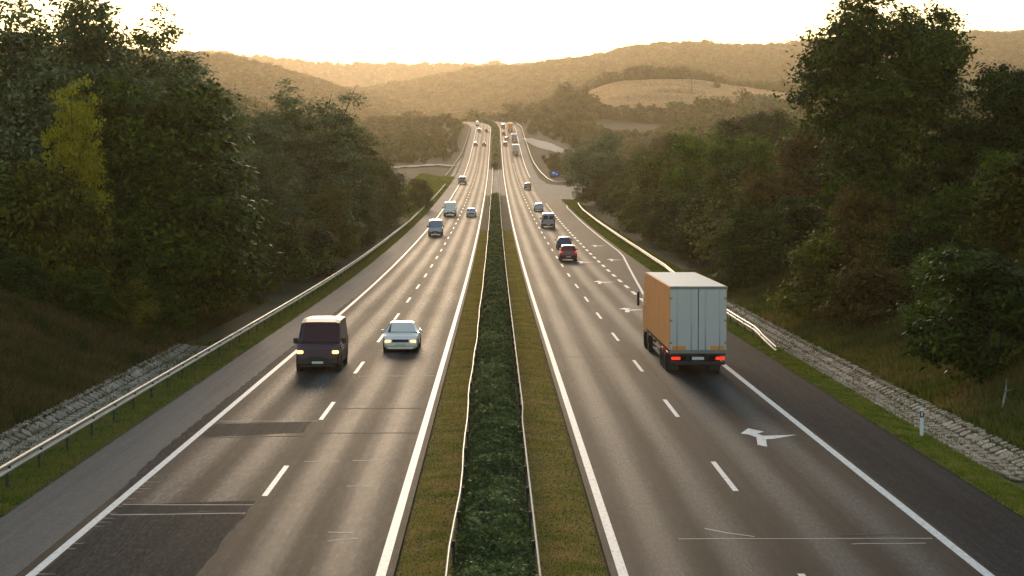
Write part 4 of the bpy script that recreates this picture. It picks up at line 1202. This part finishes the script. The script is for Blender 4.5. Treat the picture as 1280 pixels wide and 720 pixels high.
    MB().bbox((0, L / 2 - .01, .42), (wN * 1.9, .14, .22), .05).build('front_bumper', M_TRIM if shape in ('van', 'suv') else col, root)
    MB().bbox((0, L / 2 + .02, .60), (.85, .08, .14), .02).build('grille', M_TRIM, root)
    MB().bbox((0, -L / 2 + .02, .46), (wT * 1.95, .16, .26), .05).build('rear_bumper', M_TRIM if shape in ('van', 'suv') else col, root)
    MB().box((0, L / 2 + .066, .42), (.5, .012, .11)).build('number_plate', M_PLATE, root)
    MB().box((0, -L / 2 - .066, .52), (.5, .012, .11)).build('number_plate', M_PLATE, root)
    return root

C_WHITE = paint('white_car_paint', (.88, .78, .66), 0.0); C_SILVER = paint('silver_car_paint', (.36, .36, .36), .6); C_MAROON = plain('dark_maroon_paint', (.045, .008, .010), .5, var=.1, coat=.05)
C_BLACK = paint('black_car_paint', (.014, .014, .016)); C_BLUE = paint('blue_car_paint', (.035, .06, .11)); C_GREY = paint('grey_car_paint', (.11, .11, .12), .5)
C_RED = paint('red_car_paint', (.13, .012, .016)); C_LILAC = paint('pale_grey_van_paint', (.34, .33, .37))
C_ORANGE = plain('orange_tarpaulin', (.92, .31, .06), .6, var=.08, scale=.8); C_GREYBOX = plain('grey_box_doors', (.50, .475, .46), .5, var=.07, scale=1.2)
C_ROOF = plain('pale_roof_tarpaulin', (.58, .55, .50), .6, var=.08, scale=.7); C_CREAM = plain('cream_box', (.48, .45, .40), .5, var=.06)

GL = 'cars on the left carriageway'; GR = 'cars on the right carriageway'
def lane(px, py): return on_road(px, py)
x, y = lane(398, 465); car('van', 'dark maroon van with lit yellow headlights, nearest vehicle on the left carriageway', 'van', 'van', -8.3, y + 2.65, C_MAROON, True, None, lights=True, scale=1.03)
x, y = lane(500, 441); car('car', 'white saloon car beside the dark maroon van', 'car', 'sedan', -5.0, y + 2.2, C_WHITE, True, GL, lights=True)
x, y = lane(544, 295); car('van', 'pale roofed van, third vehicle up the left carriageway', 'van', 'van', -8.5, y + 2.6, C_SILVER, True, None)
x, y = lane(564, 270); car('van', 'tall white van with blue windshield left of a silver car', 'van', 'van', -8.3, y + 2.6, C_WHITE, True, None, scale=1.12)
x, y = lane(591, 271); car('car', 'silver car level with the tall white van', 'car', 'hatch', -4.4, y + 2.2, C_SILVER, True, GL)
x, y = lane(574, 230); car('pickup', 'dark off-road car alone near the far left guardrail', 'car', 'suv', -9.6, y + 2.2, C_BLACK, True, GL, scale=1.2)
far_l = [(595, 182, -9.0, 'hatch', C_GREY, 'small grey car far up the outer left lane'), (604.7, 182, -5.2, 'sedan', C_BLUE, 'small blue car far up the inner left lane'),
         (598.7, 165, -8.5, 'suv', C_BLACK, 'tiny dark car near the crest in the outer left lane'), (607.5, 165, -4.6, 'sedan', C_MAROON, 'tiny maroon car near the crest in the inner left lane'),
         (599, 157, -8.5, 'van', C_WHITE, 'tiny white van coming over the crest')]
for px, py, lx, sh, c, lab in far_l:
    _, y = lane(px, py); car('car' if sh != 'van' else 'van', lab, 'car' if sh != 'van' else 'van', sh, lx, y + 2, c, True, GL)
x, y = lane(718, 327); car('car', 'dark red hatchback, nearest car behind the truck on the right carriageway', 'car', 'suv', 7.55, y + 2.2, C_RED, False, GR, tails=True, scale=.96)
x, y = lane(707, 312); car('car', 'dark blue car just ahead of the dark red hatchback', 'car', 'hatch', 8.1, y + 2.2, C_BLUE, False, GR)
x, y = lane(684.5, 285); car('van', 'pale grey van ahead of the dark blue car', 'van', 'van', 8.05, y + 2.6, C_LILAC, False, None, scale=1.04)
x, y = lane(670.5, 264); car('car', 'silver car ahead of the pale grey van', 'car', 'hatch', 8.2, y + 2.2, C_SILVER, False, GR)
x, y = lane(656.7, 237); car('car', 'small dark car opposite the slip road junction', 'car', 'suv', 8.4, y + 2.2, C_GREY, False, GR)
far_r = [(630.5, 182, 4.5, 'suv', C_BLACK, 'tiny black car in the inner right lane beside the far grey truck'), (633, 175, 5.4, 'hatch', C_GREY, 'tiny grey car on the far right carriageway ahead of a black one'),
         (627.5, 169, 4.2, 'sedan', C_MAROON, 'tiny maroon car far up the inner right lane'), (626.5, 160, 4.4, 'van', C_SILVER, 'tiny silver van near the crest on the right')]
for px, py, lx, sh, c, lab in far_r:
    _, y = lane(px, py); car('car' if sh != 'van' else 'van', lab, 'car' if sh != 'van' else 'van', sh, lx, y + 2, c, False, GR)

def truck(label, x, y, Lb, side_m, rear_m, roof_m, cab_m, hb=4.0, lights=True, W=2.55, trailer=True, towards=False):
    """box lorry; its rear end stands at y, nose to +y"""
    th = math.atan(slope(y + 5))
    root = empty('truck', (x + float(xc(y)), y, float(zr(y)) + .002), (th, 0, 0)); tag(root, label, 'truck')
    z0 = 1.12; hw = W / 2
    # box: separate skins for sides, doors and roof
    for sx in (-1, 1):
        sp = MB().box((sx * (hw - .02), Lb / 2, (z0 + hb) / 2), (.04, Lb, hb - z0 - .10)).build('side_curtain', side_m, root)
        for k in range(6): MB().box((sx * (hw + .003), .5 + k * (Lb - 1) / 5, (z0 + hb) / 2), (.006, .05, hb - z0 - .16)).build('strap', side_m, sp)
        MB().box((sx * (hw - .01), Lb / 2, hb - .04), (.08, Lb + .02, .12)).build('roof_rail', side_m, root)
    for sx in (-1, 1):
        d = MB().bbox((sx * hw / 2, -.012, (z0 + hb) / 2 - .02), (hw - .03, .05, hb - z0 - .14), .012).build('rear_door', rear_m, root)
        for k in (-.32, .32): MB().tube([(sx * (hw / 2) + k, -.055, z0 + .05), (sx * (hw / 2) + k, -.055, hb - .12)], .018, 6).build('lock_bar', rear_m, d)
        for zz in (1.5, 2.5, 3.5): MB().box((sx * (hw - .05), -.045, zz), (.12, .02, .08)).build('hinge', M_STEEL, d)
        MB().box((sx * (hw - .42), -.045, z0 + .13), (.62, .016, .20)).build('marker_board', M_AMBER, d)
    MB().box((0, -.0, hb - .03), (W - .02, .12, .12)).box((0, 0, z0 - .02), (W - .02, .12, .16)).build('rear_frame', M_STEEL, root)
    MB().box((0, Lb / 2, hb + .018), (W - .10, Lb - .04, .035)).build('roof', roof_m, root)
    MB().box((0, Lb - .02, (z0 + hb) / 2), (W - .1, .04, hb - z0 - .1)).build('front_wall', rear_m, root)
    MB().box((0, Lb / 2, z0 - .12), (W - .1, Lb - .1, .16)).box((-.45, Lb / 2, z0 - .35), (.12, Lb - 1, .36)).box((.45, Lb / 2, z0 - .35), (.12, Lb - 1, .36)).build('chassis', M_TRIM, root)
    MB().bbox((0, .06, .58), (W - .1, .12, .16), .03).build('underrun_bar', M_TRIM, root)
    for sx in (-1, 1):
        MB().bbox((sx * (hw - .28), .0, .80), (.40, .10, .13), .02).build('tail_lamp', M_TAILON if lights else M_TAIL, root)
        MB().box((sx * .95, 1.9, .45), (.5, .03, .75)).build('mud_flap', M_BLACK, root)
        for k in range(int(Lb / 2.6)):
            MB().bbox((sx * (hw + .0), 1.3 + k * 2.6, z0 - .14), (.05, .16, .08), .012).build('side_marker', M_TAILON if (lights and k < 2) else M_AMBER, root)
        MB().box((sx * (hw - .06), Lb * .56, .72), (.05, Lb * .28, .10)).box((sx * (hw - .06), Lb * .56, .48), (.05, Lb * .28, .10)).build('side_guard', M_STEEL, root)
    MB().box((0, -.01, .80), (.54, .02, .13)).build('number_plate', M_PLATE, root)
    axles = (2.6, 3.9, 5.2) if trailer else (2.2, 3.4)
    for yy in axles:
        for sx in (-1, 1): wheel(root, sx * (hw - .20), yy, .50, .36)
    yc = Lb + .35
    if trailer: 
        for sx in (-1, 1): wheel(root, sx * (hw - .22), Lb - 1.2, .50, .36)
    # cab
    cb = MB()
    P = [(0, .9), (2.15, .9), (2.25, 1.2), (2.15, 2.3), (1.85, 3.2), (1.0, 3.75), (.1, 3.82)]
    for sx in (-1, 1):
        pass
    V = [(-1.24, yc + a, b) for a, b in P] + [(1.24, yc + a, b) for a, b in P]; n = len(P)
    cb.poly(V, [tuple(range(n)), tuple(range(2 * n - 1, n - 1, -1))] + [(k, (k + 1) % n, n + (k + 1) % n, n + k) for k in range(n)])
    c = cb.build('cab', cab_m, root)
    MB().box((0, yc + 1.0, .7), (2.3, 2.3, .5)).build('cab_chassis', M_TRIM, root)
    MB().poly([(-1.1, yc + 2.165, 2.3), (1.1, yc + 2.165, 2.3), (1.0, yc + 1.88, 3.15), (-1.0, yc + 1.88, 3.15)], [(0, 1, 2, 3)]).build('windshield', M_GLASS, c)
    for sx in (-1, 1):
        MB().box((sx * 1.245, yc + 1.35, 2.55), (.02, 1.0, .7)).build('side_window', M_GLASS, c)
        MB().bbox((sx * 1.52, yc + 1.75, 2.55), (.12, .22, .75), .03).build('mirror', M_TRIM, c)
        MB().bbox((sx * .95, yc + 2.26, 1.05), (.4, .08, .22), .03).build('headlight', M_HEAD, c)
        wheel(root, sx * (hw - .2), yc + 1.15, .50, .34)
    return root
truck('large lorry with orange side curtain, grey rear doors and pale roof', 8.95, 90.0, 14.4, C_ORANGE, C_GREYBOX, C_ROOF, C_ORANGE)
_, y = lane(643, 193); truck('small distant grey box truck on the right carriageway', 8.4, y, 7.5, C_GREY, C_GREYBOX, C_GREYBOX, C_GREY, 3.9, False, trailer=False)
_, y = lane(642, 177); truck('small distant lilac grey lorry ahead of the grey truck', 8.9, y, 7.5, C_LILAC, C_LILAC, C_CREAM, C_WHITE, 3.4, False, trailer=False)
_, y = lane(636, 164); truck('tiny orange lorry below the crest of the right carriageway', 7.9, y, 9, C_ORANGE, C_ORANGE, C_ORANGE, C_ORANGE, 4.0, True, trailer=False)
